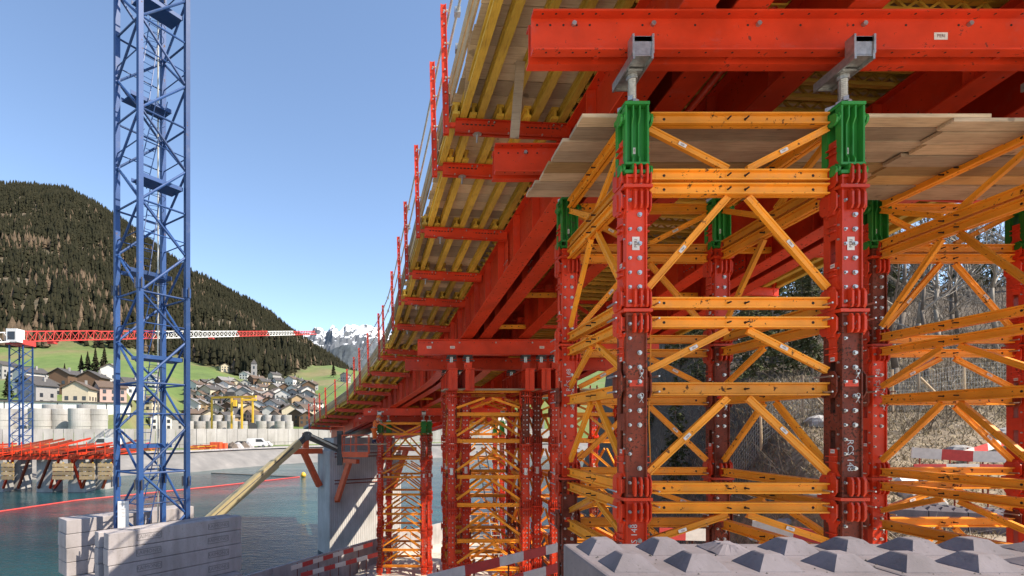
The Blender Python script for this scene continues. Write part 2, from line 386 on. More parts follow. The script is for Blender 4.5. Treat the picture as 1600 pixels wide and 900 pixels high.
def node_mesh(double=True, mat='red', tall=0.9):
    """joint of a column: cover plate, rounded tabs in front, octagonal wings at the sides"""
    def f():
        mb = MB()
        if double: mb.box((0, 0, 0), (.335, .35, .036))
        zs = (.145, -.145) if double else (0.0,)
        for zc in zs:
            h = 0.11 if double else 0.15
            for fx in (-.035, .035, .105) if double else ():
                for sy in (-1, 1):
                    pts = [(.0, -h), (.055, -h), (.075, -h + .035), (.075, h - .035), (.055, h), (0, h)]
                    vs = [(fx - .011, sy * (.113 + a), zc + b) for a, b in pts] + [(fx + .011, sy * (.113 + a), zc + b) for a, b in pts]
                    n = len(pts); mb.add(vs, [tuple(range(n))[::-1], tuple(range(n, 2 * n))] + [(i, (i + 1) % n, n + (i + 1) % n, n + i) for i in range(n)])
            for sx in (-1, 1):
                k = 1.0 if double else 1.25
                vs = [(sx * .165, a, zc + b * k) for a, b in OCT] + [(sx * .180, a, zc + b * k) for a, b in OCT]
                mb.add(vs, [tuple(range(8))[::-1], tuple(range(8, 16))] + [(i, (i + 1) % 8, 8 + (i + 1) % 8, 8 + i) for i in range(8)])
                mb.box((sx * .145, .0, zc), (.05, .17, .16)); mb.box((sx * .185, -.02, zc), (.02, .03, .19))
        if not double: mb.box((0, 0, 0), (.36, .07, .07))
        if double:
            for sx in (-1, 1):     # straps running up and down from the wings
                for s in (-1, 1):
                    P = [(-.125, .26), (.075, .26), (.035, .34), (.035, .58), (-.075, .58), (-.075, .34)]
                    vs = [(sx * .122, a, s * b) for a, b in P] + [(sx * .138, a, s * b) for a, b in P]
                    mb.add(vs, [tuple(range(6))[::-1], tuple(range(6, 12))] + [(i, (i + 1) % 6, 6 + (i + 1) % 6, 6 + i) for i in range(6)])
                    mb.box((sx * .15, -.02, s * .42), (.05, .13, .012)); mb.box((sx * .15, -.02, s * .49), (.05, .13, .012)); mb.box((sx * .15, -.02, s * .27), (.05, .10, .05))
        return mb.mesh('node_gusset', mat)
    return cached(('node', double, mat), f)
def pins_mesh():
    def f():
        mb = MB()
        for sx in (-1, 1):
            for z in (.09, -.09): mb.tube((sx * .25, -.16, z), (sx * .25, .10, z), .011, 6)
        for x, z in ((.045, .12), (.045, -.16)):   # spring clips hanging on the front
            mb.tube((x, -.10, z), (x, -.165, z), .011, 6)
            pts = [(x + .022 * math.cos(a), -.160, z + .03 + .022 * math.sin(a)) for a in [k * .7 for k in range(10)]]
            mb.path(pts, .0038, 5); mb.path([(x + .02, -.158, z + .01), (x - .025, -.158, z - .055)], .0038, 5); mb.path([(x - .02, -.158, z + .01), (x + .02, -.158, z - .06)], .0038, 5)
        return mb.mesh('locking_pins', 'bolt')
    return cached('pins', f)
def ledger_mesh(Ll, axis, h=.125):
    """horizontal: two channels back to back, lips outwards; built along X or Y and centred"""
    def f():
        mb = MB(); C = [(.012, -h / 2), (.062, -h / 2), (.062, -h / 2 + .016), (.022, -h / 2 + .026), (.022, h / 2 - .026), (.062, h / 2 - .016), (.062, h / 2), (.012, h / 2)]
        a, b = ((-Ll / 2, 0, 0), (Ll / 2, 0, 0)) if axis == 'x' else ((0, -Ll / 2, 0), (0, Ll / 2, 0))
        for s in (1, -1): mb.prof(a, b, [(s * p, q) for p, q in C])
        for t in (-Ll / 2 + .10, -.12, .12, Ll / 2 - .10):
            mb.box((t, 0, 0) if axis == 'x' else (0, t, 0), (.07, .05, .09) if axis == 'x' else (.05, .07, .09))
        return mb.mesh('horizontal_member', 'orange')
    return cached(('led', round(Ll, 3), axis, h), f)
def ledger_holes(Ll, axis, h=.125):
    def f():
        mb = MB()
        for s in (-1, 1):
            for t in (-Ll / 2 + .17, -.13, .08, Ll / 2 - .17):
                p0, p1 = ((t, s * .0245, 0), (t, s * .021, 0)) if axis == 'x' else ((s * .0245, t, 0), (s * .021, t, 0))
                mb.tube(p0, p1, .017, 8)
        for t in (-.13, .08):
            p0, p1 = ((t, -.09, .0), (t, .09, .0)) if axis == 'x' else ((-.09, t, 0), (.09, t, 0))
            mb.tube(p0, p1, .010, 6)
        return mb.mesh('bolt_holes', 'hole')
    return cached(('holes', round(Ll, 3), axis), f)
def brace_mesh(Lb, w=.078, d=.055):
    def f():
        # hollow-section look: a face with two folded edges, along local X
        mb = MB(); P = [(-d / 2, -w / 2), (d / 2, -w / 2), (d / 2, -w / 2 + .014), (d / 2 - .012, -w / 2 + .02), (d / 2 - .012, w / 2 - .02), (d / 2, w / 2 - .014), (d / 2, w / 2), (-d / 2, w / 2), (-d / 2, w / 2 - .014), (-d / 2 + .012, w / 2 - .02), (-d / 2 + .012, -w / 2 + .02), (-d / 2, -w / 2 + .014)]
        mb.prof((-Lb / 2, 0, 0), (Lb / 2, 0, 0), P)
        return mb.mesh('brace', 'orange')
    return cached(('brace', round(Lb, 3), w), f)
def head_mesh():
    def f():
        mb = MB(); H = .83
        mb.box((0, 0, .018), (.29, .31, .036)); mb.box((0, 0, .115), (.285, .30, .028)); mb.box((0, 0, H - .018), (.285, .31, .036))
        mb.box((0, -.055, .46), (.24, .016, .68)); mb.box((0, .055, .46), (.24, .016, .68))
        for sy in (-1, 1):
            for x, w in ((-.127, .02), (-.042, .014), (.035, .014), (.127, .02)):
                lo, hi = .13, H - .04
                pts = [(.06, lo), (.135, lo), (.135, lo + .05), (.105, lo + .10), (.105, hi - .20), (.14, hi - .13), (.14, hi), (.06, hi)] if abs(x) < .1 else [(.06, lo), (.145, lo), (.145, hi), (.06, hi)]
                n = len(pts); vs = [(x - w / 2, sy * a, b) for a, b in pts] + [(x + w / 2, sy * a, b) for a, b in pts]
                mb.add(vs, [tuple(range(n))[::-1], tuple(range(n, 2 * n))] + [(i, (i + 1) % n, n + (i + 1) % n, n + i) for i in range(n)])
            for x in (-.05, .04):            # rounded lower tabs
                mb.tube((x - .012, sy * .12, .075), (x + .012, sy * .12, .075), .05, 10)
        for sx in (-1, 1):                    # lugs for the members
            for z, r in ((H - .16, .075), (.075, .065)):
                mb.tube((sx * .13, -.07, z), (sx * .155, -.07, z), r, 10); mb.tube((sx * .165, -.07, z - .02), (sx * .19, -.07, z - .02), r, 10)
                mb.box((sx * .16, .0, z), (.06, .12, .05))
        return mb.mesh('jack_head', 'green')
    return cached('head', f)
def spindle_mesh(Ls):
    def f():
        mb = MB(); n = 12; secs = []; z = 0
        while z < Ls:
            for r in (.050, .044):
                secs.append([Vector((r * math.cos(2 * math.pi * k / n), r * math.sin(2 * math.pi * k / n), z)) for k in range(n)]); z += .011
        mb.loft(secs); mb.tube((0, 0, Ls - .05), (0, 0, Ls), .066, 12)
        return mb.mesh('spindle', 'steel')
    return cached(('spin', round(Ls, 3)), f)
def nut_mesh():
    def f():
        mb = MB(); mb.tube((0, 0, 0), (0, 0, .03), .115, 16); mb.tube((0, 0, .03), (0, 0, .075), .085, 8)
        for a in (0.6, 2.3, 4.2): mb.box((.12 * math.cos(a), .12 * math.sin(a), .045), (.09, .05, .05), Matrix.Rotation(a, 3, 'Z'))
        return mb.mesh('spindle_nut', 'steel')
    return cached('nut', f)
def crosshead_mesh():
    def f():
        mb = MB()
        for sx in (-1, 1):
            mb.prof((sx * .105, -.30, 0), (sx * .105, .30, 0), [(-.012, 0), (.012, 0), (.012, .10), (-.012, .10)])
            mb.box((sx * .112, -.24, .17), (.022, .13, .22))
        mb.box((0, 0, .045), (.20, .58, .014)); mb.box((0, -.275, .16), (.20, .02, .20)); mb.box((0, .28, .05), (.20, .02, .09)); mb.box((0, 0, .012), (.17, .20, .024))
        mb.box((0, -.255, .235), (.20, .06, .06))
        return mb.mesh('crosshead', 'steel')
    return cached('cross', f)

def sticker_on(parent, loc, w, h, rot=(0, 0, 0), text='PERI', size=None, vertical=False):
    me = cached(('sticker', w, h), lambda: MB().box((0, -.001, 0), (w, .002, h)).mesh('sticker', 'crosswhite'))
    s = link('sticker', me, parent, loc); s.rotation_euler = rot; s['kind'] = 'stuff'
    if text:
        Mx = Matrix.Translation(loc) @ Euler(rot).to_matrix().to_4x4()
        tr = Mx @ Matrix.Translation((0, -.0045, 0)) @ (Matrix.Rotation(R(-90), 4, 'Y') if vertical else Matrix.Identity(4))
        sz = size or (min(w, h) * .62)
        t = link('lettering', text_mesh(text, 'ink'), parent); t.matrix_local = tr @ Matrix.Scale(sz, 4); t['kind'] = 'stuff'

def tower(label, group, xs, ys, ztop, zbase, plates, singles, colmat, near=True, heads=True, headspan=0.0, topmember=True, stickers=True, light=0):
    """four-legged shoring tower; xs, ys = leg lines; ztop = top of the red legs"""
    t = thing('shoring_tower', label, 'shoring tower', (xs[0], ys[0], ztop), group)
    rel = lambda x, y, z: (x - xs[0], y - ys[0], z - ztop)
    nseg = 7 if near else 5
    cuts = [ztop] + list(plates) + [zbase]
    for ix, x in enumerate(xs):
        for iy, y in enumerate(ys):
            for k in range(len(cuts) - 1):
                L_ = cuts[k] - cuts[k + 1]; mat = colmat(ix, iy, k)
                c = link('column', column_mesh(L_ - .04 if k + 2 < len(cuts) else L_, mat), t, rel(x, y, cuts[k] - (.02 if k else 0)))
                kind(link('bolts', bolts_mesh(L_, nseg), c), 'stuff')
                if near and stickers and iy == 0 and k == 0:
                    sticker_on(c, (-.005, -.118, -.80), .085, .155, vertical=True)
                if stickers and k == 1 and not near: sticker_on(c, (0, -.118, -.9), .10, .24, text=None)
                if near and k == 1 and (ix, iy) in ((1, 0), (0, 1)):
                    s_ = 'RCS 148'; zz = -1.66 if iy == 0 else -.55
                    lettering(s_, c, (-.01, -.116, zz), .105, 'chalk', (0, R(90 if iy == 0 else -90), 0), extrude=0.0)
                if near and k == 2 and ix == 0 and iy == 0: lettering('RCS 148', c, (-.02, -.116, -.45), .10, 'chalk', (0, R(-90), 0))
            # joints
            g = link('node_gusset', node_mesh(True, 'red'), t, rel(x, y, ztop - .15))
            for z in plates:
                g = link('node_gusset', node_mesh(True, 'red'), t, rel(x, y, z))
                if near:
                    kind(link('locking_pins', pins_mesh(), g), 'stuff')
                    for q in (-.55, .55): sticker_on(g, (-.1385, -.02, q), .06, .045, (0, 0, R(-90)))
            for z in singles:
                g = link('node_gusset', node_mesh(False, 'worn_or_shaded_red' if (ix + iy) % 2 == 0 or near else 'red'), t, rel(x, y, z + .05))
                if near:
                    kind(link('locking_pins', pins_mesh(), g), 'stuff')
                    link('batten', cached('batten', lambda: MB().box((0, -.119, 0), (.16, .012, .075)).mesh('batten', 'red')), t, rel(x, y, z + .06))
            if heads:
                h = link('jack_head', head_mesh(), t, rel(x, y, ztop + .005))
                if near: sticker_on(h, (.0, -.064, .30), .03, .075, vertical=True)
                Ls = headspan
                link('spindle_nut', nut_mesh(), h, (0, 0, .83)); link('spindle', spindle_mesh(Ls), h, (0, 0, .835))
                link('crosshead', cached('crossh', crosshead_mesh), h, (0, 0, .835 + Ls + .002))
    # faces
    def member(p, q, z, axis, h=.125):
        L_ = (q[0] - p[0] if axis == 'x' else q[1] - p[1]) - .40
        m = link('horizontal_member', ledger_mesh(L_, axis, h), t, rel((p[0] + q[0]) / 2, (p[1] + q[1]) / 2, z))
        if near: kind(link('bolt_holes', ledger_holes(L_, axis, h), m), 'stuff')
    def brace(a, b, off):
        a = Vector(a); b = Vector(b); d = b - a; L_ = d.length
        m = link('brace', brace_mesh(L_), t, rel(*((a + b) / 2)))
        X = d.normalized(); n = Vector(off); Z = X.cross(n).normalized(); Y = Z.cross(X)
        m.matrix_local = Matrix.Translation(rel(*((a + b) / 2))) @ Matrix((X, Y, Z)).transposed().to_4x4()
        if near: sticker_on(m, (L_ * random.choice((-.06, .08, .02)), -.0285, 0), .10, .040)
        return m
    faces = [((xs[0], y), (xs[-1], y), 'x', (0, 1, 0)) for y in ys] + [((x, ys[0]), (x, ys[-1]), 'y', (-1, 0, 0)) for x in xs]
    for fi, (p, q, ax, nrm) in enumerate(faces):
        mid = ((p[0] + q[0]) / 2, (p[1] + q[1]) / 2)
        def pt(u, z, g=.14):
            if ax == 'x':
                if u == 0: return (p[0] + .19, p[1], z)
                if u == 1: return (q[0] - .19, p[1], z)
                return (mid[0] + (u - .5) * g * 2, p[1], z)
            if u == 0: return (p[0], p[1] + .17, z)
            if u == 1: return (p[0], q[1] - .17, z)
            return (p[0], mid[1] + (u - .5) * g * 2, z)
        def vee(zc, zo):
            for u, e in ((.15, 0), (.85, 1)):
                c = (mid[0] + (u - .5) * .34, p[1], zc) if ax == 'x' else (p[0], mid[1] + (u - .5) * .34, zc)
                brace(c, pt(e, zo), nrm)
        if topmember: member(p, q, ztop + .70, ax, .13)
        if light < 2: member(p, q, ztop + .035, ax)
        if light < 1: member(p, q, ztop - .13, ax)
        if topmember: vee(ztop + .12, ztop + .60)
        levels = sorted([(z, 2) for z in plates] + [(z, 1) for z in singles], reverse=True)
        prev = ztop - .21
        for z, kd in levels:
            if z < zbase + .3: break
            if kd == 2:
                if light < 2: member(p, q, z + .115, ax)
                if light < 1: member(p, q, z - .115, ax)
                lo = z + .30
            else:
                if light < 2: member(p, q, z, ax, .15 if near else .12)
                lo = z + .22
            vee(prev, lo); prev = z - (.20 if kd == 2 else .10)
        if prev - zbase > .8: vee(prev, max(zbase + .25, prev - .95))
    return t

ZT = 2.955
def mat_near(ix, iy, k):
    if k == 0: return 'red'
    if k == 1: return 'worn_or_shaded_red' if (iy == 0 or ix == 1) else 'red'
    return 'red' if (ix + iy) % 2 == 0 and iy == 0 else 'worn_or_shaded_red'
def mat_near2(ix, iy, k): return 'worn_or_shaded_red' if (k == 0 and ix == 0) else 'red'  # left legs: upper part painted darker as deck shade, lower stays sunlit red
TY = (6.205, 8.705)
T1P, T1S = [1.37, -0.816], [0.47, -1.55]
tower('big red and orange shoring tower with four green jack heads right behind the concrete blocks', 'shoring towers under the bridge', (2.665, 5.165), TY, ZT, -3.1, T1P, T1S, mat_near, True, True, 0.38)
tower('near shoring tower cut by the right edge of the photo, before the hillside', 'shoring towers under the bridge', (7.74, 10.24), TY, ZT, -3.1, T1P, T1S, mat_near2, True, True, 0.38)
def mat_far(ix, iy, k): return 'worn_or_shaded_red' if (ix * 3 + iy * 5 + k) % 7 == 3 else 'red'
Y2 = 18.0
T2P, T2S = [-0.54, -2.73, -4.92], [0.5, -1.65, -3.85, -6.0]
def far2(lbl, xa, xb, y0, y1, light=1):
    return tower(lbl, 'shoring towers under the bridge', (xa, xb), (y0, y1), 1.27, -7.0, T2P, T2S, mat_far, False, False, 0, False, light=light)
far2('middle red shoring tower whose left legs stand one metre right of the concrete pier', 1.52, 4.06, Y2, Y2 + 2.5)
far2('middle red shoring tower set close beside the right legs of its left neighbour', 2.08, 4.60, Y2 + .6, Y2 + 3.1, 2)
far2('middle red shoring tower seen between the near tower legs, brightly sunlit', 5.06, 7.30, Y2, Y2 + 2.5)
Y3 = 32.0
T3P, T3S = [-1.945, -4.13, -6.32, -8.5], [-2.95, -5.2, -7.4]
def far3(lbl, xa, xb, y0, y1, light=1):
    return tower(lbl, 'shoring towers under the bridge', (xa, xb), (y0, y1), -.37, -9.2, T3P, T3S, mat_far, False, True, .34, True, light=light)
far3('farthest shoring tower, tallest legs, worker in orange standing at its green heads', -1.68, 1.02, Y3, Y3 + 2.5)
far3('farthest shoring tower tucked half a metre right of the one beside the worker', -1.15, 1.40, Y3 + .55, Y3 + 3.0, 2)
far3('farthest shoring tower showing only between the middle tower legs', 3.3, 5.8, Y3, Y3 + 2.5)
# ================================================================== MAIN CROSSBEAMS
def crossbeam(label, x0, x1, yf, z0, z1, stickers=()):
    """pair of U sections back to back with a gap"""
    t = thing('crossbeam', label, 'steel beam', (x0, yf, z0), 'crossbeams on the shoring towers')
    h = z1 - z0; tf = .022; fl = .125
    for k, (yw, s) in enumerate(((yf + fl, -1), (yf + fl + .12, 1))):
        mb = MB(); P = [(0, 0), (s * fl, 0), (s * fl, tf), (s * .014, tf + .004), (s * .014, h - tf - .004), (s * fl, h - tf), (s * fl, h), (0, h)]
        vs = [(x, yw + a, z0 + b) for x in (x0, x1) for a, b in P]; n = len(P)
        mb.add(vs, [tuple(range(n))[::-1], tuple(range(n, 2 * n))] + [(i, (i + 1) % n, n + (i + 1) % n, n + i) for i in range(n)])
        ch = mb.build('channel', 'red', t)
        if k == 0:
            hb, bb = MB(), MB(); x = x0 + .07; i = 0
            while x < x1 - .1:
                if i % 2 == 0 or x < x0 + .6: hb.tube((x, yw - .0145, z1 - .105), (x, yw - .017, z1 - .105), .014, 8)
                if i % 4 == 2: bb.tube((x + .12, yw - .014, z1 - .10), (x + .12, yw - .05, z1 - .10), .028, 8)
                hb.tube((x + .05, yf + .045, z1 - tf), (x + .05, yf + .045, z1 - tf - .003), .014, 8)
                hb.tube((x + .09, yf + .05, z0 + .0), (x + .09, yf + .05, z0 - .003), .012, 8)
                x += .155 if x < x0 + .6 else .31; i += 1
            kind(hb.build('bolt_holes', 'hole', ch), 'stuff'); kind(bb.build('bolts', 'steel', ch), 'stuff')
            for sx in stickers:
                o = Vector((0, 0, 0)); sticker_on(ch, (sx - x0, fl - .016, h * .5), .16, .085)
    mb = MB(); x = x0 + .8
    sp = cached(('spacer', round(h, 3)), lambda: MB().box((0, 0, 0), (.06, .116, h * .8)).mesh('spacer', 'red'))
    while x < x1: link('spacer', sp, t, (x - x0, fl + .06, h / 2)); x += 1.6
    return t
crossbeam('wide red crossbeam closest to the camera, running across the top over the green heads', 1.46, 12.6, 6.05, 4.385, 4.855, (6.28,))
crossbeam('short looking dark red crossbeam end under the planks, second from the camera', 1.40, 12.4, 8.30, 4.085, 4.535)
crossbeam('red crossbeam with three white stickers on the middle towers, the nearer of the two there', .36, 8.6, 17.75, 2.52, 3.04, (.75, 1.55, 4.6))
crossbeam('red crossbeam behind the sticker one on the middle towers, in shade', -.08, 8.4, 20.2, 2.28, 2.74)
crossbeam('red crossbeam over the worker on the farthest towers, nearer of the two', -2.66, 6.2, 31.85, .82, 1.26, (-2.3, -1.5))
crossbeam('red crossbeam behind the one over the worker, sticking out further left', -3.4, 6.0, 34.3, .45, .92, (-3.1,))

# caps and stub posts on the middle towers
def cap_beam(label, x, y0, y1):
    t = thing('cap_beam', label, 'steel beam', (x, y0, 1.27), 'cap beams on the middle towers')
    mb = MB(); mb.b2((x - .16, y0, 1.275), (x + .16, y1, 1.305)); mb.build('bottom_flange', 'red', t)
    MB().b2((x - .16, y0, 1.97), (x + .16, y1, 2.0)).build('top_flange', 'red', t)
    MB().b2((x - .012, y0 + .02, 1.307), (x + .012, y1 - .02, 1.968)).build('web', 'red', t)
    y = y0 + .06
    while y < y1:
        for s in (-1, 1):
            MB().b2((x + s * .014, y - .012, 1.307), (x + s * .15, y + .012, 1.968)).build('stiffener', 'red', t)
        y += .55
    return t
for i, (x, l) in enumerate(((1.52, 'leftmost'), (2.08, 'second from left'), (4.06, 'third from left'), (4.60, 'fourth from left'), (5.06, 'fifth from left'))):
    cap_beam('red ribbed cap beam pointing away on the middle tower legs, %s of five' % l, x, Y2 - .75, Y2 + 3.4)
    for j, yy in enumerate((17.95, 20.4)):
        t = thing('stub_post', 'short red post with dark spindle over the middle towers, %s row, %s' % (('front', 'rear')[j], l), 'steel post', (x, yy, 2.0), 'stub posts on the cap beams')
        zt = (2.52, 2.28)[j]
        b = MB().b2((x - .13, yy - .13, 2.004), (x + .13, yy + .13, zt - .26)).build('post', 'red', t)
        MB().tube((x, yy, zt - .256), (x, yy, zt - .06), .06, 10).build('spindle', 'steel', t)
        MB().b2((x - .15, yy - .13, zt - .058), (x + .15, yy + .13, zt - .006)).build('head_plate', 'darkmetal', t)
        for k in range(2): MB().b2((x - .18, yy - .03 + .0, zt - .2 + .08 * k), (x + .18, yy + .03, zt - .16 + .08 * k)).build('nut_wing', 'darkmetal', t)

# ================================================================== GIRDERS
GT = [(2.08, 'left outer pair, left girder'), (2.70, 'left outer pair, right girder'), (4.03, 'single inner girder on the left'), (6.72, 'single inner girder on the right'), (7.98, 'right outer pair, left girder'), (8.60, 'right outer pair, right girder')]
gtop = lambda Y: ZB(Y) + .22
for gi, (t0, lb) in enumerate(GT):
    g = thing('bridge_girder', 'long red formwork girder under the deck, ' + lb, 'girder', (E_(3) + t0 + .2, 3.0, ZG(3)), 'red girders along the bridge')
    w = .40
    y0 = 3.0
    sweep(MB(), y0, YEND, t0, t0 + w, lambda Y: ZG(Y), lambda Y: ZG(Y) + .028).build('bottom_flange', 'red', g)
    sweep(MB(), y0, YEND, t0 + .05, t0 + w - .05, lambda Y: gtop(Y) - XF * t0 - .026, lambda Y: gtop(Y) - XF * t0).build('top_flange', 'red', g)
    sweep(MB(), y0, YEND, t0 + w / 2 - .012, t0 + w / 2 + .012, lambda Y: ZG(Y) + .03, lambda Y: gtop(Y) - XF * t0 - .028).build('web', 'red', g)
    Y = y0 + .5; k = 0
    hb = MB(); bb = MB()
    while Y < 40:
        for s in (-1, 1):
            a = E_(Y) + t0 + w / 2
            MB().b2((a + s * .014, Y - .010, ZG(Y) + .03), (a + s * .17, Y + .010, gtop(Y) - XF * t0 - .03)).build('stiffener', 'red', g)
        Y += 1.25; k += 1
    Y = y0 + .2
    while Y < 26:
        for s in (.07, .33): hb.tube((E_(Y) + t0 + s, Y, ZG(Y) + .004), (E_(Y) + t0 + s, Y, ZG(Y) - .002), .015, 6)
        Y += .32
    kind(hb.build('bolt_holes', 'hole', g), 'stuff')
    Y = y0 + 4.1
    while Y < 40:     # bolted splice plates
        a = E_(Y) + t0 + w / 2
        for s in (-1, 1):
            q = MB().b2((a + s * .014, Y - .28, ZG(Y) + .18), (a + s * .028, Y + .28, gtop(Y) - XF * t0 - .2)).build('splice_plate', 'red', g)
            b = MB()
            for yy in (-.2, -.07, .07, .2):
                for zz in (.28, .45): b.tube((a + s * .028, Y + yy, ZG(Y) + zz), (a + s * .05, Y + yy, ZG(Y) + zz), .018, 6)
            kind(b.build('bolts', 'steel', q), 'stuff')
        Y += 6.2
# orange cross struts and red turnbuckles between the girders
si = 0
for ga, gb, nm in ((1, 2, 'left'), (2, 3, 'middle'), (3, 4, 'right')):
    Y = 9.6; k = 0
    while Y < 40:
        a = E_(Y) + GT[ga][0] + .34; b = E_(Y) + GT[gb][0] + .08; z = ZG(Y) + .20
        if nm != 'middle':
            t = thing('cross_strut', 'orange strut between red girders in the %s gap, %s from the camera' % (nm, ORD[k]), 'strut', ((a + b) / 2, Y, z), 'orange struts between the girders')
            MB().b2((a + .02, Y - .05, z - .06), (b - .02, Y + .05, z + .06)).build('tube', 'orange', t)
            h = MB(); x = a + .15
            while x < b - .1: h.tube((x, Y - .05, z), (x, Y - .053, z), .02, 6); x += .22
            kind(h.build('bolt_holes', 'hole', t), 'stuff')
        elif k in (3, 8):
            t = thing('bracing_truss', 'dark red bracing truss between the inner girders, %s from the camera' % ORD[k], 'truss', ((a + b) / 2, Y, z), 'bracing trusses between the inner girders')
            zt = gtop(Y) - .32
            MB().b2((a, Y - .05, z - .05), (b, Y + .05, z + .05)).build('lower_chord', 'red', t)
            MB().b2((a, Y - .05, zt - .05), (b, Y + .05, zt + .05)).build('upper_chord', 'red', t)
            MB().bar((a + .05, Y, z + .05), ((a + b) / 2, Y, zt - .05), .09, .09, (0, 1, 0)).build('diagonal', 'red', t)
            MB().bar((b - .05, Y, z + .05), ((a + b) / 2 + .1, Y, zt - .05), .09, .09, (0, 1, 0)).build('diagonal', 'red', t)
        if nm == 'left' and k % 1 == 0:
            t2 = thing('turnbuckle', 'thin red turnbuckle rod in the left girder gap, %s from the camera' % ORD[k], 'turnbuckle', ((a + b) / 2, Y + .9, z), 'red turnbuckle braces between the girders')
            MB().tube((a, Y + 1.7, z + .55), (b, Y + .3, z + .30), .03, 8).build('rod', 'red', t2)
            MB().box((b - .08, Y + .42, z + .31), (.26, .16, .16)).build('bracket', 'red', t2)
        Y += 2.55; k += 1
for j, (x, z, y) in enumerate(((6.7, 4.15, 8.0), (8.5, 4.6, 7.2))):
    pass
# dark red web panels hanging between the near girders
for j, (xa, xb, y, za, zb) in enumerate(((3.40, 3.72, 6.9, 4.75, 5.6), )):
    t = thing('hanger', 'dark red hanger plate behind the nearest crossbeam right of the first jack', 'steel plate', (xa, y, za))
    MB().b2((xa, y, za), (xb, y + .03, zb)).build('plate', 'red', t)
    MB().b2((xa, y - .08, za - .02), (xb, y + .03, za)).build('flange', 'red', t)
    h = MB()
    for x in np.linspace(xa + .06, xb - .06, 4):
        for z in (za + .08, za + .2): h.tube((x, y, z), (x, y - .003, z), .018, 7)
    kind(h.build('bolt_holes', 'hole', t), 'stuff')
t = thing('raking_prop', 'round red raking prop leaning behind the nearest crossbeam', 'prop', (4.2, 7.9, 4.5)); MB().tube((4.05, 8.1, 4.55), (4.95, 7.0, 5.7), .055, 12).build('tube', 'red', t)
MB().box((4.95, 7.0, 5.72), (.2, .2, .12)).build('bracket', 'red', t)
t = thing('beam_clamp', 'red clamp block sitting on top of the nearest crossbeam near the picture top', 'clamp', (3.42, 6.1, 4.86))
MB().b2((3.30, 6.06, 4.858), (3.58, 6.40, 4.90)).build('base', 'red', t)
MB().bar((3.40, 6.2, 4.90), (3.62, 6.2, 5.35), .14, .16, (0, 1, 0)).build('neck', 'red', t)
for k in range(2): MB().tube((3.36 + .14 * k, 6.06, 4.95), (3.36 + .14 * k, 6.02, 4.95), .03, 8).build('bolt', 'steel', t)
MB().b2((3.36, 6.07, 4.90), (3.54, 6.09, 5.05)).build('cheek_plate', 'red', t)

# ================================================================== CANTILEVER BRACKETS WITH POSTS
POSTS = [6.4, 9.37, 10.6, 13.1, 15.6, 17.7, 20.4, 24.7, 25.6, 28.1, 30.4, 32.0, 34.4, 37.1, 39.6, 42.0, 44.6, 47.7]
def channel_pair(mb, p0, p1, w, h, gap, up=(0, 0, 1), th=.012):
    for s in (-1, 1):
        P = [(s * gap / 2, -h / 2), (s * w / 2, -h / 2), (s * w / 2, -h / 2 + th), (s * (gap / 2 + th), -h / 2 + th + .004), (s * (gap / 2 + th), h / 2 - th - .004), (s * w / 2, h / 2 - th), (s * w / 2, h / 2), (s * gap / 2, h / 2)]
        mb.prof(p0, p1, P, up)
for i, Y in enumerate(POSTS):
    t = thing('guardrail_bracket', 'red cantilever bracket with upright railing post, %s one from the camera' % ORD[i], 'bracket', tuple(bp(Y, 0, 0)), 'red brackets and posts along the left deck edge')
    mb = MB(); channel_pair(mb, bp(Y, .16, .12), bp(Y, 2.22, .12), .16, .23, .05)
    arm = mb.build('arm', 'red', t)
    if Y < 33:
        h = MB(); b = MB()
        for k in range(8):
            for s0 in (.30, 1.45):
                c = bp(Y, s0 + .075 * k, .15); h.box((c.x, Y - .0375, c.z), (.045, .004, .022))
        for s0 in (.75, .85, 1.2, 1.9, 2.05):
            c = bp(Y, s0, .19); b.tube((c.x, Y - .04, c.z), (c.x, Y - .085, c.z), .016, 6)
        for s0 in (.4, 1.1, 1.7):
            c = bp(Y, s0, .01); b.tube((c.x, Y - .05, c.z), (c.x, Y - .085, c.z), .014, 6)
        kind(h.build('slots', 'hole', arm), 'stuff'); kind(b.build('bolts', 'bolt', arm), 'stuff')
        c = bp(Y, .55, -.0); MB().tube((c.x, Y - .02, c.z - .012), (c.x, Y - .02, c.z), .085, 7, .07).build('wing_nut', 'steel', t)
        MB().tube((c.x, Y - .02, c.z - .16), (c.x, Y - .02, c.z - .012), .016, 6).build('tie_rod', 'steel', t)
        c = bp(Y, 1.0, .24); MB().bar((c.x, Y + .06, c.z), (c.x + .05, Y + .06, c.z + .24), .10, .02, (0, 1, 0)).build('gusset', 'red', t)
    MB().b2(tuple(bp(Y, .055, .10) - Vector((0, .03, 0))), tuple(bp(Y, .16, .18) + Vector((0, .03, 0)))).build('hinge', 'red', t)
    p0 = bp(Y, .0, -.03); p1 = bp(Y, -.055, 2.27)
    mb = MB(); 
    for s in (-1, 1):
        P = [(s * .025, -.05), (s * .055, -.05), (s * .055, -.038), (s * .036, -.034), (s * .036, .034), (s * .055, .038), (s * .055, .05), (s * .025, .05)]
        mb.prof(p0, p1, [(q, pz) for pz, q in P], (0, 1, 0))
    post = mb.build('post', 'red', t)
    b = MB()
    for k in range(11):
        c = p0.lerp(p1, .05 + .088 * k); b.tube((c.x, Y - .045, c.z), (c.x, Y - .066, c.z), .016, 6)
    kind(b.build('bolts', 'bolt', post), 'stuff')
    for n in (2.16, 1.58, .97):
        c = bp(Y, .05 - .024 * n, n); MB().tube((c.x - .05, Y - .03, c.z), (c.x + .05, Y - .03, c.z), .022, 7).build('rail_clamp', 'tube', t)

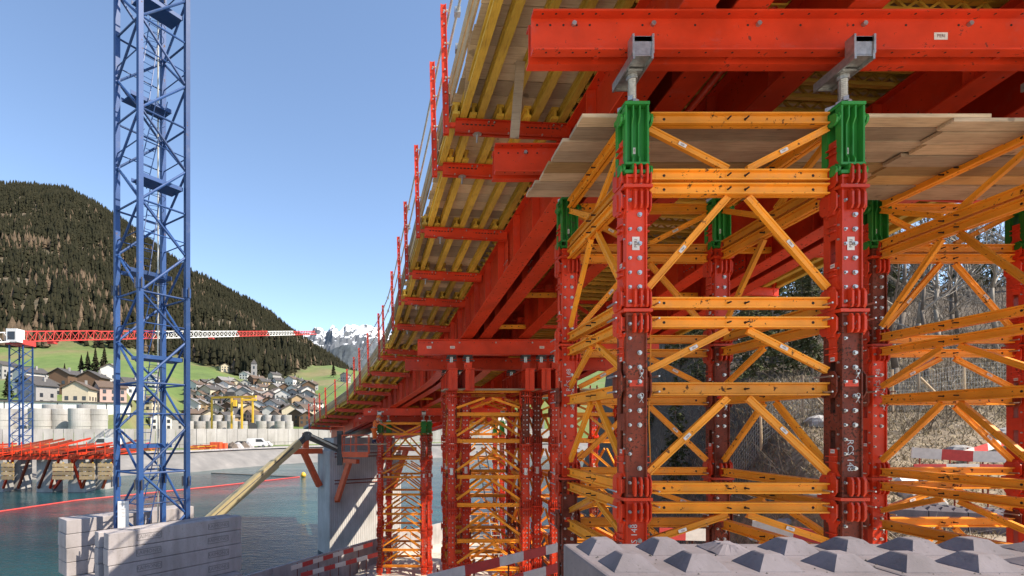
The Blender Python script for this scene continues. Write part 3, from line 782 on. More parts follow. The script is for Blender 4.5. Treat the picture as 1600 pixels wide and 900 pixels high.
# right-hand brackets
for i, Y in enumerate([y for y in POSTS if 8 < y < 28]):
    t = thing('right_bracket', 'red cantilever bracket below the right deck edge, %s from the camera' % ORD[i], 'bracket', tuple(bp(Y, 10, 0)), 'red brackets below the right deck edge')
    mb = MB(); channel_pair(mb, bp(Y, 8.95, .12), bp(Y, 11.05, .12), .16, .23, .05); mb.build('arm', 'red', t)
    MB().b2(tuple(bp(Y, 10.9, .0) - Vector((0, .05, 0))), tuple(bp(Y, 11.0, 1.9) + Vector((0, .05, 0)))).build('post', 'red', t)

# ================================================================== FORMWORK PANELS
BEAMS = [.20, .50, .98, 1.46, 1.94]
def timber_beam(mb, y0, y1, t, dy=0):
    for (a, b, lo, hi) in ((-.062, .062, .243, .290), (-.024, .024, .290, .400), (-.062, .062, .400, .447)):
        sweep(mb, y0, y1, t + a + dy, t + b + dy, lo, hi, 3)
def panel(name, label, group, y0, y1, tb, t0, t1, fine=True, shift=0):
    p = thing(name, label, 'formwork', tuple(bp((y0 + y1) / 2, t0, .24)), group)
    for k, t in enumerate(tb):
        mb = MB(); o = .30 if fine else .15
        timber_beam(mb, y0 - o * .5, y1 + o, t, shift)
        b = mb.build('timber_beam', 'timber', p)
    Y = y0; k = 0
    step = .33 if y0 < 30 else .5
    while Y < y1 - .05:
        e = min(Y + step, y1); j = random.uniform(-.004, .004); l = random.uniform(-.05, .05)
        sweep(MB(), Y + .006, e - .006, t0 + l, t1, .452 + j, .475 + j, 5).build('board', 'board', p)
        Y = e; k += 1
    return p
BAYS = [3.6] + POSTS
for i, (a, b) in enumerate(zip(BAYS, BAYS[1:])):
    panel('formwork_panel', 'boards on yellow timber beams under the left deck edge, %s bay from camera' % ORD[i], 'formwork panels along the left deck edge', a, b, BEAMS, .13, 2.45, True, .09 if i % 2 else -.05)
for i, (a, b) in enumerate(zip(BAYS[1:], BAYS[2:])):
    if b < 28: panel('right_formwork_panel', 'boards and yellow beams under the right deck edge, %s bay from camera' % ORD[i], 'formwork panels along the right deck edge', a, b, [9.15, 9.6, 10.1, 10.6, 11.0], 8.9, 11.1, False)
# centre: transverse lattice girders with boards over them
def lattice_mesh(L_):
    def f():
        mb = MB(); mb.box((0, 0, .03), (L_, .08, .06)); mb.box((0, 0, .21), (L_, .08, .06)); n = int(L_ / .30)
        for k in range(n):
            x = -L_ / 2 + .05 + k * (L_ - .1) / n; w = (L_ - .1) / n
            mb.bar((x, 0, .06), (x + w / 2, 0, .18), .035, .035, (0, 1, 0)); mb.bar((x + w, 0, .06), (x + w / 2, 0, .18), .035, .035, (0, 1, 0))
        return mb.mesh('lattice_girder', 'lattice')
    return cached(('lat', round(L_, 2)), f)
edges = [3.2, 8.0, 13.0, 18.0, 23.0, 28.0, 33.0, 38.0, 43.0, YEND]
for i, (a, b) in enumerate(zip(edges, edges[1:])):
    p = thing('centre_formwork', 'yellow lattice girder formwork between the red girders, %s section from the camera' % ORD[i], 'formwork', tuple(bp((a + b) / 2, 5.5, .24)), 'centre formwork sections')
    Y = a + .2
    while Y < b:
        far = Y > 28; o = link('lattice_girder', lattice_mesh(4.9 if far else 6.9), p); o.location = bp(Y, 4.7 if far else 5.55, .232) - p.location; o.rotation_euler = (0, XF, 0)
        Y += .30
    Y = a
    while Y < b - .02:
        e = min(Y + .5, b); sweep(MB(), Y + .005, e - .005, 2.47, 7.2 if Y > 28 else 8.88, .475, .50, 5).build('board', 'board', p); Y = e  # far boards and girders cut short on the right so sun reaches the pier
# unseen deck slab added over the formwork to block light from above
d = thing('added_deck_slab', 'unseen concrete slab added as bridge deck over the timber formwork to block light', 'bridge deck', tuple(bp(3, 5, .5)))
sweep(MB(), 3.0, 28.0, .30, 10.95, .505, .74, 1.3).build('slab', 'concrete', d)
sweep(MB(), 28.0, YEND + 4, .30, 7.3, .505, .74, 1.3).build('slab', 'concrete', d)  # narrowed far out to let sun and girder stripes fall on the pier
# edge boards and guardrail tubes
for i, (a, b) in enumerate(zip(BAYS, BAYS[1:])):
    e = thing('edge_board', 'pale upright edge board behind the railing posts, %s bay from camera' % ORD[i], 'board', tuple(bp(a, .1, .5)), 'edge boards along the left deck edge')
    for k, (lo, hi) in enumerate(((.50, .70), (.715, .93))):
        sweep(MB(), a + .02, b - .02, .07 - .02 * k, .105 - .02 * k, lo, hi, 4).build('plank', 'sideboard', e)
lv = ('top', 'middle', 'lowest')
for k, n in enumerate((2.16, 1.58, .97)):
    for i, (a, b) in enumerate(((4.0, 11.1), (10.9, 18.1), (17.9, 25.9), (25.7, 32.4), (32.2, 40.0), (39.8, 48.2))):
        pts = [bp(Y, .105 - .024 * n, n) for Y in ysamp(a, b, 2.6)]
        g = thing('guardrail_tube', 'grey scaffold tube of the railing, %s rail, %s length from the camera' % (lv[k], ORD[i]), 'rail', tuple(pts[0]), 'guardrail tubes')
        MB().path(pts, .024, 8).build('tube', 'tube', g)
        c = pts[len(pts) // 2]; MB().box(c, (.10, .12, .10)).build('coupler', 'steel', g)
# loose timbers on the near panel
for j, (a, b, lb) in enumerate((((1.0, 7.9, 6.0), (1.06, 9.2, 5.65), 'long grey prop board standing by the nearest beam ends'), ((1.78, 8.2, 5.75), (1.68, 8.2, 4.55), 'pale loose board hanging by the end of the nearest crossbeam'))):
    t = thing('loose_board', lb, 'board', a); MB().bar(a, b, .03, .14, (1, 0, 0)).build('plank', 'plank', t)

# ================================================================== PLANK PLATFORM ON THE NEAR TOWERS
for side, lb in ((0, 'left working platform of grey planks under the nearest crossbeam'), (1, 'right working platform of planks with two fresh yellow boards')):
    p = thing('plank_platform', lb, 'platform', (2.1 if side == 0 else 6.9, 6.3, 3.7), 'plank platforms on the near towers')
    Y = 6.27
    for k in range(8):
        w = (.23, .30, .27, .30, .29, .28, .27, .26)[k]
        x0 = (2.10, 2.10, 2.02, 2.02, 1.99, 2.0, 1.94, 1.92)[k] if side == 0 else 6.55 + .06 * (k % 3) + .04 * k
        x1 = 7.0 - .02 * k if side == 0 else 12.2
        z = 3.735 - (.0 if side == 0 else .052) + random.uniform(-.010, .010)
        mat = 'freshplank' if (side == 1 and k in (4, 5)) or (side == 0 and k in (4, )) else 'plank'
        MB().b2((x0, Y, z), (x1, Y + w - .026, z + .045)).build('plank', mat, p)
        Y += w
# wooden platforms at the heads of the farther towers
for (x0, x1, y, z, lb) in ((1.2, 6.4, 17.6, 1.31, 'grey plank walkway on top of the middle towers'), (-2.55, -1.25, 30.75, -.93, 'plank walkway under the worker on the farthest tower')):
    p = thing('plank_walkway', lb, 'platform', (x0, y, z))
    for k in range(5): MB().b2((x0 + random.uniform(-.1, .1), y + .27 * k, z + .0), (x1 + random.uniform(-.1, .1), y + .27 * k + .25, z + .045)).build('plank', 'plank', p)

# ================================================================== FOREGROUND CONCRETE BLOCKS
def stud_block(label, x0, broken=()):
    y0, y1, z1 = 2.93, 3.79, -.83
    t = thing('concrete_block', label, 'concrete block', (x0, y0, z1 - .8), 'concrete blocks in the foreground')
    import bmesh
    bm = bmesh.new(); bmesh.ops.create_cube(bm, size=1); bmesh.ops.scale(bm, vec=(1.672, y1 - y0, .8), verts=bm.verts); bmesh.ops.translate(bm, vec=(.838, (y1 - y0) / 2, .4), verts=bm.verts)
    bmesh.ops.bevel(bm, geom=bm.edges[:], offset=.018, segments=2, affect='EDGES', profile=.6)
    me = bpy.data.meshes.new('body'); bm.to_mesh(me); bm.free(); me.materials.append(M['lego']); link('body', me, t)
    for r, yc in enumerate((.22, .63)):
        for k in range(4):
            rr = random.Random(int(x0 * 10) + k * 3 + r * 17); dx, dy = (rr.uniform(-.012, .012) for _ in range(2))
            bm = bmesh.new(); low = (k, r) in broken; xc = .205 + .42 * k; H = .088 if not low else .055; N = 6
            rings = []
            for (e, zz) in ((.134, -.003), (.130, .006), (.056, H - .005), (.048, H)):
                ring = []
                for q in range(4 * N):
                    s_, u = divmod(q, N); u = u / N * 2 - 1
                    px, py = [(u, -1), (1, u), (-u, 1), (-1, -u)][s_]
                    j = .0005 if not low else .006
                    ring.append(bm.verts.new((xc + dx + px * e + rr.uniform(-j, j), yc + dy + py * e + rr.uniform(-j, j), .8 + zz + (rr.uniform(-j, j) if zz > 0 else 0))))
                rings.append(ring)
            for a_, b_ in zip(rings, rings[1:]):
                for q in range(4 * N): bm.faces.new([a_[q], a_[(q + 1) % (4 * N)], b_[(q + 1) % (4 * N)], b_[q]])
            bm.faces.new(rings[-1])
            me = bpy.data.meshes.new('stud'); bm.to_mesh(me); bm.free(); me.materials.append(M['lego']); link('stud', me, t)
    return t
stud_block('grey concrete block with pyramid studs, left one of the foreground row, its end face showing', 1.126, {(2, 1)})
stud_block('grey concrete block with pyramid studs, middle of the foreground row', 2.808, {(2, 0), (3, 1)})
stud_block('grey concrete block with pyramid studs, cut by the right edge of the photo', 4.49)

# grit lying on the blocks
rg = random.Random(9); mb = MB()
for k in range(420):
    x = rg.uniform(1.2, 5.2); y = rg.uniform(2.97, 3.76); s_ = rg.uniform(.002, .009) * (1.6 if rg.random() < .1 else 1)
    if k > 260: x = rg.uniform(4.0, 5.0); y = rg.uniform(2.97, 3.2)
    vs = [(x + s_ * rg.uniform(.6, 1.3) * math.cos(a), y + s_ * rg.uniform(.6, 1.3) * math.sin(a), -.8295) for a in (0, 1.57, 3.14, 4.71)]
    mb.add(vs + [(x + rg.uniform(-.3, .3) * s_, y, -.829 + s_ * rg.uniform(.6, 1.2))], [(0, 1, 4), (1, 2, 4), (2, 3, 4), (3, 0, 4)])
M['grit'] = plain('dark_grit', (0.10, 0.085, 0.07), .95, 0, .5, 40, 0)
kind(mb.build('grit', 'grit'), 'stuff')
# ================================================================== LAKE AND FAR BANK
def water_material():
    m, nt, b = newmat('lake_water'); L = nt.links
    n = noise_node(nt, 1.1, 6, 0.6, (1, 1.6, 1)); n2 = noise_node(nt, 0.03, 3)
    r = ramp(nt, n2.outputs[0], [(0.35, (0.004, 0.030, 0.042)), (0.65, (0.013, 0.076, 0.082))])
    L.new(r.outputs[0], b.inputs['Base Color']); n3 = noise_node(nt, 0.08, 4, .6, (1, 2.5, 1)); rr_ = ramp(nt, n3.outputs[0], [(.4, (.03, .03, .03)), (.62, (.13, .13, .13))]); L.new(rr_.outputs[0], b.inputs['Roughness']); b.inputs['IOR'].default_value = 1.33; b.inputs['Specular IOR Level'].default_value = 0.18
    bump(nt, b, n.outputs[0], 0.5, 0.16); return m
M['water'] = water_material()
me = bpy.data.meshes.new('water'); me.from_pydata([(-500, 16, WATER_Z), (400, 16, WATER_Z), (400, 230, WATER_Z), (-500, 230, WATER_Z)], [], [(0, 1, 2, 3)]); me.materials.append(M['water'])
kind(link('water', me), 'structure')

WY = lerp_tab([(-1400, 80), (0, 95), (180, 105), (300, 114), (480, 147), (640, 168), (900, 188), (1300, 200), (3000, 205)])
TABV = lerp_tab([(-1400, 40), (0, 30), (200, 26), (400, 20), (640, 18), (1000, 20), (1400, 30), (3000, 30)])
YFE = lerp_tab([(-1400, 560), (0, 540), (90, 540), (200, 560), (300, 640), (400, 560), (460, 640), (520, 1150), (560, 1500), (700, 1500), (1000, 600), (3000, 500)])
FEY = lerp_tab([(-1400, 520), (0, 545), (90, 546), (200, 556), (300, 566), (400, 596), (460, 590), (520, 578), (560, 592), (600, 604), (700, 600), (1000, 590), (3000, 560)])
RDY = lerp_tab([(-1400, 240), (-300, 262), (0, 286), (50, 292), (105, 298), (150, 322), (180, 343), (300, 433), (350, 458), (400, 486), (450, 517), (500, 552), (530, 572), (545, 585), (600, 604), (660, 612), (800, 600), (1000, 560), (1400, 500), (3000, 420)])
def far_profile(x):
    ty = WY(x) + 9; w = ty + 22
    zf = (PY - FEY(x)) / F * YFE(x); zr = (PY - RDY(x)) / F * 1800
    k = min(1, max(0, (x - 200) / 80.0)) if x < 600 else max(0.35, 1 - (x - 600) / 300.0)
    mid = [(w + 40 + k * (300 - w - 40), -1.0 + .3 * k), (250 + 85 * k, 21 - 14 * k), (430 + 25 * k, 45 - 11 * k)]
    return [(WY(x) - 8, -13.0), (WY(x), WATER_Z - .1), (ty, -5.4), (w, -5.1), (w + 6, -1.4)] + mid + [(YFE(x), zf), (1800, zr), (2400, zr * .75), (4500, zr * .2)]
cols = np.arange(-1300, 2600, 14.0); U = np.concatenate([np.linspace(0, 1, 14) ** 1.0 * 60, np.linspace(70, 300, 26), np.linspace(330, 1700, 60), np.linspace(1760, 4300, 14)])
V = np.zeros((len(cols), len(U), 3)); W = np.zeros((len(cols), len(U)))
for i, x in enumerate(cols):
    pr = far_profile(x); Ys = pr[0][0] + U
    z = np.interp(Ys, [p[0] for p in pr], [p[1] for p in pr])
    V[i, :, 0] = (x - PX) / F * Ys; V[i, :, 1] = Ys; V[i, :, 2] = z
    W[i] = smooth(-40, 60, Ys - YFE(x))
amp = smooth(300, 900, V[..., 1])
V[..., 2] += amp * (vnoise(V[..., 0], V[..., 1], 0.006, 1) * 26 + vnoise(V[..., 0], V[..., 1], 0.021, 2) * 9) + smooth(250, 400, V[..., 1]) * vnoise(V[..., 0], V[..., 1], 0.05, 5) * 1.2
nx, ny = V.shape[:2]
i, j = np.meshgrid(np.arange(nx - 1), np.arange(ny - 1), indexing='ij'); a = (i * ny + j).ravel()
me = bpy.data.meshes.new('valley_terrain'); me.from_pydata(V.reshape(-1, 3).tolist(), [], np.stack([a, a + ny, a + ny + 1, a + 1], -1).tolist())
at_ = me.attributes.new('woodland', 'FLOAT', 'POINT'); at_.data.foreach_set('value', W.ravel())
def valley_material():
    m, nt, b = newmat('valley_meadow'); L = nt.links
    n = noise_node(nt, 0.012, 6); n2 = noise_node(nt, 0.12, 6, 0.65); n3 = noise_node(nt, 0.03, 4)
    g = ramp(nt, n.outputs[0], [(0.30, (0.060, 0.110, 0.020)), (0.50, (0.095, 0.165, 0.028)), (0.62, (0.17, 0.15, 0.06)), (0.8, (0.24, 0.19, 0.10))])
    g2 = mix(nt, 0.25, g.outputs[0], ramp(nt, n2.outputs[0], [(0.3, (0.05, 0.06, 0.02)), (0.7, (0.22, 0.22, 0.09))]).outputs[0])
    f = ramp(nt, n3.outputs[0], [(0.35, (0.05, 0.042, 0.022)), (0.55, (0.12, 0.09, 0.055)), (0.72, (0.28, 0.22, 0.15))])
    at = nt.nodes.new('ShaderNodeAttribute'); at.attribute_name = 'woodland'
    geo = nt.nodes.new('ShaderNodeNewGeometry'); sx = nt.nodes.new('ShaderNodeSeparateXYZ'); L.new(geo.outputs['Position'], sx.inputs[0])
    c = mix(nt, at.outputs['Fac'], g2, f.outputs[0])
    mr = nt.nodes.new('ShaderNodeMapRange'); mr.inputs['From Min'].default_value = -5.35; mr.inputs['From Max'].default_value = -5.2; L.new(sx.outputs[2], mr.inputs[0])
    nb = noise_node(nt, 0.25, 6, 0.6); bk = ramp(nt, nb.outputs[0], [(0.3, (0.15, 0.145, 0.14)), (0.6, (0.21, 0.20, 0.19)), (0.8, (0.30, 0.28, 0.26))])
    c = mix(nt, mr.outputs[0], bk.outputs[0], c)
    L.new(c, b.inputs['Base Color']); b.inputs['Roughness'].default_value = 0.95; bump(nt, b, n2.outputs[0], 0.5, 0.8); return m
M['valley'] = valley_material(); me.materials.append(M['valley']); me.shade_smooth()
kind(link('valley_terrain', me), 'structure')
from bisect import bisect_left
def vz(X, Y):
    x = X / Y * F + PX; pr = far_profile(x); return float(np.interp(Y, [p[0] for p in pr], [p[1] for p in pr]))
def vzn(X, Y):
    X = np.asarray(X); Y = np.asarray(Y)
    z = np.array([vz(a, b) for a, b in zip(X, Y)]); am = smooth(300, 900, Y)
    return z + am * (vnoise(X, Y, 0.006, 1) * 26 + vnoise(X, Y, 0.021, 2) * 9) + smooth(250, 400, Y) * vnoise(X, Y, 0.05, 5) * 1.2

# snow mountains far up the valley
def snow_mountain():
    xs = np.linspace(380, 900, 150); rows = 60
    pk = lerp_tab([(380, 560), (440, 535), (470, 522), (487, 511), (497, 508), (507, 513), (520, 501), (530, 509), (541, 505), (552, 512), (575, 508), (620, 520), (700, 535), (900, 560)])
    V = np.zeros((len(xs), rows, 3)); rr = np.random.default_rng(3)
    for i, x in enumerate(xs):
        zt = (PY - pk(x)) / F * 7400
        for j in range(rows):
            t = j / (rows - 1); Y = 5200 + 2800 * t
            h = zt * (t / .786) ** 1.15 if t < .786 else zt * (1 - (t - .786) * 2.5)
            V[i, j] = ((x - PX) / F * Y, Y, h - 60 * (1 - t))
    sc = np.clip(V[..., 2] / 900, 0.2, 1.2)
    V[..., 2] += sc * (vnoise(V[..., 0], V[..., 1], 0.0028, 8) * 95 + vnoise(V[..., 0], V[..., 1], 0.009, 9) * 42 + rr.normal(0, 7, sc.shape))
    nx, ny = V.shape[:2]; i, j = np.meshgrid(np.arange(nx - 1), np.arange(ny - 1), indexing='ij'); a = (i * ny + j).ravel()
    me = bpy.data.meshes.new('snow_mountain'); me.from_pydata(V.reshape(-1, 3).tolist(), [], np.stack([a, a + ny, a + ny + 1, a + 1], -1).tolist())
    m, nt, b = newmat('snow_and_rock'); L = nt.links
    n = noise_node(nt, 0.006, 8, 0.7); geo = nt.nodes.new('ShaderNodeNewGeometry'); sx = nt.nodes.new('ShaderNodeSeparateXYZ'); L.new(geo.outputs['Position'], sx.inputs[0])
    mr = nt.nodes.new('ShaderNodeMapRange'); mr.inputs['From Min'].default_value = 500; mr.inputs['From Max'].default_value = 1500; L.new(sx.outputs[2], mr.inputs[0])
    ad = nt.nodes.new('ShaderNodeMath'); ad.operation = 'ADD'; L.new(mr.outputs[0], ad.inputs[0]); L.new(n.outputs[0], ad.inputs[1])
    f = ramp(nt, ad.outputs[0], [(0.0, (0.055, 0.075, 0.085)), (0.45, (0.075, 0.085, 0.10)), (0.52, (0.10, 0.11, 0.13)), (0.55, (0.75, 0.78, 0.82))]); f.color_ramp.elements[3].position = 0.99
    n5 = noise_node(nt, 0.02, 6, 0.7); a2 = nt.nodes.new('ShaderNodeMath'); a2.operation = 'MULTIPLY_ADD'; L.new(n5.outputs[0], a2.inputs[0]); a2.inputs[1].default_value = .7; L.new(ad.outputs[0], a2.inputs[2])
    gn = nt.nodes.new('ShaderNodeNewGeometry'); sn = nt.nodes.new('ShaderNodeSeparateXYZ'); L.new(gn.outputs['Normal'], sn.inputs[0])
    a3 = nt.nodes.new('ShaderNodeMath'); a3.operation = 'MULTIPLY_ADD'; L.new(sn.outputs[2], a3.inputs[0]); a3.inputs[1].default_value = .9; L.new(a2.outputs[0], a3.inputs[2])
    r2 = ramp(nt, a3.outputs[0], [(0.5, (0, 0, 0)), (0.56, (1, 1, 1))]); sc_ = nt.nodes.new('ShaderNodeMapRange'); sc_.inputs['From Min'].default_value = 1.75; sc_.inputs['From Max'].default_value = 2.75; L.new(a3.outputs[0], sc_.inputs[0]); L.new(sc_.outputs[0], r2.inputs[0])
    c = mix(nt, r2.outputs[0], ramp(nt, n.outputs[0], [(0.3, (0.06, 0.075, 0.09)), (0.7, (0.12, 0.125, 0.14))]).outputs[0], (0.80, 0.83, 0.88))  # rock tinted bluish in place of haze over the distance
    L.new(c, b.inputs['Base Color']); b.inputs['Roughness'].default_value = 0.9
    me.materials.append(m); kind(link('mountain', me), 'structure')
snow_mountain()
def foothill():
    xs = np.linspace(420, 900, 110); rows = 30
    pk = lerp_tab([(420, 600), (470, 572), (500, 552), (525, 536), (545, 533), (562, 540), (600, 556), (660, 572), (900, 590)])
    V = np.zeros((len(xs), rows, 3))
    for i, x in enumerate(xs):
        zt = (PY - pk(x)) / F * 3900
        for j in range(rows):
            t = j / (rows - 1); Y = 2900 + 1500 * t; h = zt * min(1, (t / .667)) ** .9 if t < .667 else zt * (1 - (t - .667) * 1.5); V[i, j] = ((x - PX) / F * Y, Y, h - 40 * (1 - t))
    V[..., 2] += vnoise(V[..., 0], V[..., 1], 0.006, 14) * 26 + vnoise(V[..., 0], V[..., 1], 0.03, 15) * 10 + np.random.default_rng(8).normal(0, 4, V[..., 2].shape)
    nx, ny = V.shape[:2]; i, j = np.meshgrid(np.arange(nx - 1), np.arange(ny - 1), indexing='ij'); a = (i * ny + j).ravel()
    me = bpy.data.meshes.new('foothill'); me.from_pydata(V.reshape(-1, 3).tolist(), [], np.stack([a, a + ny, a + ny + 1, a + 1], -1).tolist())
    me.materials.append(plain('far_forest_slope', (0.050, 0.062, 0.070), .95, 0, .5, .02)); kind(link('hill', me), 'structure')  # blue-grey of distant haze put into the forest colour
foothill()

# ------------------------------------------------------------------ forest
def foliage(name, ca, cb, rough=0.95):
    m, nt, b = newmat(name); L = nt.links
    n = noise_node(nt, 0.05, 3); n2 = noise_node(nt, 0.9, 3)
    r = ramp(nt, n.outputs[0], [(0.35, ca), (0.65, cb)])
    r2 = ramp(nt, n2.outputs[0], [(0.3, (0.6, 0.6, 0.6)), (0.7, (1.25, 1.25, 1.2))])
    mm = nt.nodes.new('ShaderNodeMix'); mm.data_type = 'RGBA'; mm.blend_type = 'MULTIPLY'; mm.inputs[0].default_value = 1
    L.new(r.outputs[0], mm.inputs[6]); L.new(r2.outputs[0], mm.inputs[7]); L.new(mm.outputs[2], b.inputs['Base Color'])
    b.inputs['Roughness'].default_value = rough; b.inputs['Specular IOR Level'].default_value = 0.15; return m
M['conifer'] = foliage('conifer_needles', (0.012, 0.013, 0.006), (0.027, 0.025, 0.013))
M['larch'] = foliage('bare_larch', (0.07, 0.05, 0.032), (0.13, 0.095, 0.065))
M['bark'] = plain('bark', (0.12, 0.095, 0.075), 0.9, 0, 0.4, 6, 0.4)
M['palebark'] = plain('pale_bark', (0.24, 0.205, 0.165), 0.8, 0, 0.4, 5, 0.3)
def tri_mesh(name, V, T, mat):
    me = bpy.data.meshes.new(name); n = len(V); f = len(T)
    me.vertices.add(n); me.vertices.foreach_set('co', np.asarray(V, np.float32).ravel())
    me.loops.add(3 * f); me.loops.foreach_set('vertex_index', np.asarray(T, np.int32).ravel())
    me.polygons.add(f); me.polygons.foreach_set('loop_start', np.arange(0, 3 * f, 3, dtype=np.int32)); me.polygons.foreach_set('loop_total', np.full(f, 3, np.int32))
    me.update(); me.validate(); me.materials.append(M[mat] if isinstance(mat, str) else mat); return me
def cone_proto(n, tiers, seed):
    r = np.random.default_rng(seed); V = []; T = []
    for k, (zb, zt, rad) in enumerate(tiers):
        b = len(V); ph = r.uniform(0, 6.28)
        for q in range(n):
            a = ph + q * 2 * math.pi / n; rr = rad * r.uniform(.6, 1.25); V.append((rr * math.cos(a), rr * math.sin(a), zb + r.uniform(-.03, .05)))
        V.append((r.uniform(-.01, .01), r.uniform(-.01, .01), zt))
        T += [(b + q, b + (q + 1) % n, b + n) for q in range(n)]
    return np.array(V), np.array(T)
def scatter(name, pts, hs, rs, protos, mat, seed=0):
    r = np.random.default_rng(seed); which = r.integers(0, len(protos), len(pts)); Vs = []; Ts = []; off = 0
    for k, (pv, pt) in enumerate(protos):
        s = np.where(which == k)[0]
        if not len(s): continue
        ang = r.uniform(0, 6.28, len(s)); c, sn = np.cos(ang)[:, None], np.sin(ang)[:, None]
        x = (pv[None, :, 0] * c - pv[None, :, 1] * sn) * rs[s][:, None]; y = (pv[None, :, 0] * sn + pv[None, :, 1] * c) * rs[s][:, None]; z = pv[None, :, 2] * hs[s][:, None]
        P = np.stack([x, y, z], -1) + pts[s][:, None, :]; n = len(pv)
        Vs.append(P.reshape(-1, 3)); Ts.append((pt[None] + (np.arange(len(s)) * n)[:, None, None] + off).reshape(-1, 3)); off += len(s) * n
    me = tri_mesh(name, np.concatenate(Vs), np.concatenate(Ts), mat)
    return kind(link(name, me), 'stuff')
NT = 60000
xx = rng.uniform(-420, 900, NT * 2); yy = np.sqrt(rng.uniform(380 ** 2, 2150 ** 2, NT * 2))
X = (xx - PX) / F * yy; fe = np.array([YFE(v) for v in xx])
gap = vnoise(X, yy, 0.012, 21); keep = (yy > fe + 30 * vnoise(X, yy, 0.03, 22)) & (gap < 0.40) & ~((np.abs(X + 830) < 45) & (np.abs(yy - 1420) < 60))
keep &= (rng.uniform(0, 1, len(xx)) < np.where(yy < 1000, 1.0, 0.8))
X, yy, xx = X[keep][:NT], yy[keep][:NT], xx[keep][:NT]
Z = vzn(X, yy); P = np.stack([X, yy, Z - 1], -1)
lm = vnoise(X, yy, 0.016, 31) + rng.normal(0, .35, len(X)) + 0.0012 * (900 - yy) * 0.3; lar = lm > 0.52
cp = [cone_proto(6, [(.10, .55, 1.0), (.34, .80, .78), (.60, 1.0, .5)], s) for s in range(5)]
lp = [cone_proto(5, [(.15, .62, .95), (.40, .95, .8)], 20 + s) for s in range(4)]
hs = rng.uniform(12, 31, len(X)); rs = hs * rng.uniform(.13, .19, len(X))
scatter('conifer_forest', P[~lar], hs[~lar], rs[~lar], cp, 'conifer', 1)
scatter('larch_forest', P[lar], hs[lar] * .85, rs[lar] * 1.15, lp, 'larch', 2)
# single conifers on the meadow
def conifer_tree(label, X, Y, h, z=None, group='single trees on the far meadow', seed=0):
    z = vzn([X], [Y])[0] if z is None else z
    t = thing('conifer_tree', label, 'tree', (X, Y, z), group)
    MB().tube((X, Y, z - .5), (X, Y, z + h * .9), h * .02, 6, h * .004).build('trunk', 'bark', t)
    r = np.random.default_rng(seed); V = []; T = []
    for k in range(240):
        u = r.uniform(0, 1) ** .8; zz = h * (.10 + .88 * u); rad = h * .19 * (1 - u) + .1; a = r.uniform(0, 6.28); l = rad * r.uniform(.6, 1.15)
        c, s = math.cos(a), math.sin(a); w = .16 * l + .06 * h * .3; b = len(V)
        V += [(0, 0, zz + .02 * h), (c * l - s * w, s * l + c * w, zz - .035 * h), (c * l * 1.1, s * l * 1.1, zz - .06 * h), (c * l + s * w, s * l - c * w, zz - .035 * h)]
        T += [(b, b + 1, b + 2), (b, b + 2, b + 3)]
    link('crown', tri_mesh('crown', V, T, 'conifer'), t)
    return t
for k, (x, Y, h, lb) in enumerate(((101, 390, 9, 'small dark conifer alone on the bright green meadow'), (127, 300, 15, 'leftmost of four dark conifers above the village houses'), (137, 298, 17, 'second of four dark conifers above the village houses'), (149, 297, 19, 'third of four dark conifers above the village houses'), (163, 298, 20, 'rightmost and tallest of four dark conifers above the village houses'),
        (12, 215, 12, 'bushy dark tree beside the small blue crane at the left edge'), (68, 240, 8, 'dark conifer just right of the small blue crane mast'), (461, 480, 14, 'dark conifer on the meadow right of the church tower'), (466, 470, 11, 'shorter conifer beside the taller one right of the church tower'), (455, 420, 9, 'dark conifer behind the village roofs right of the church'), (521, 640, 20, 'tall conifer on the upper meadow next to the bridge posts'))):
    conifer_tree(lb, (x - PX) / F * Y, Y, h, seed=k + 40)

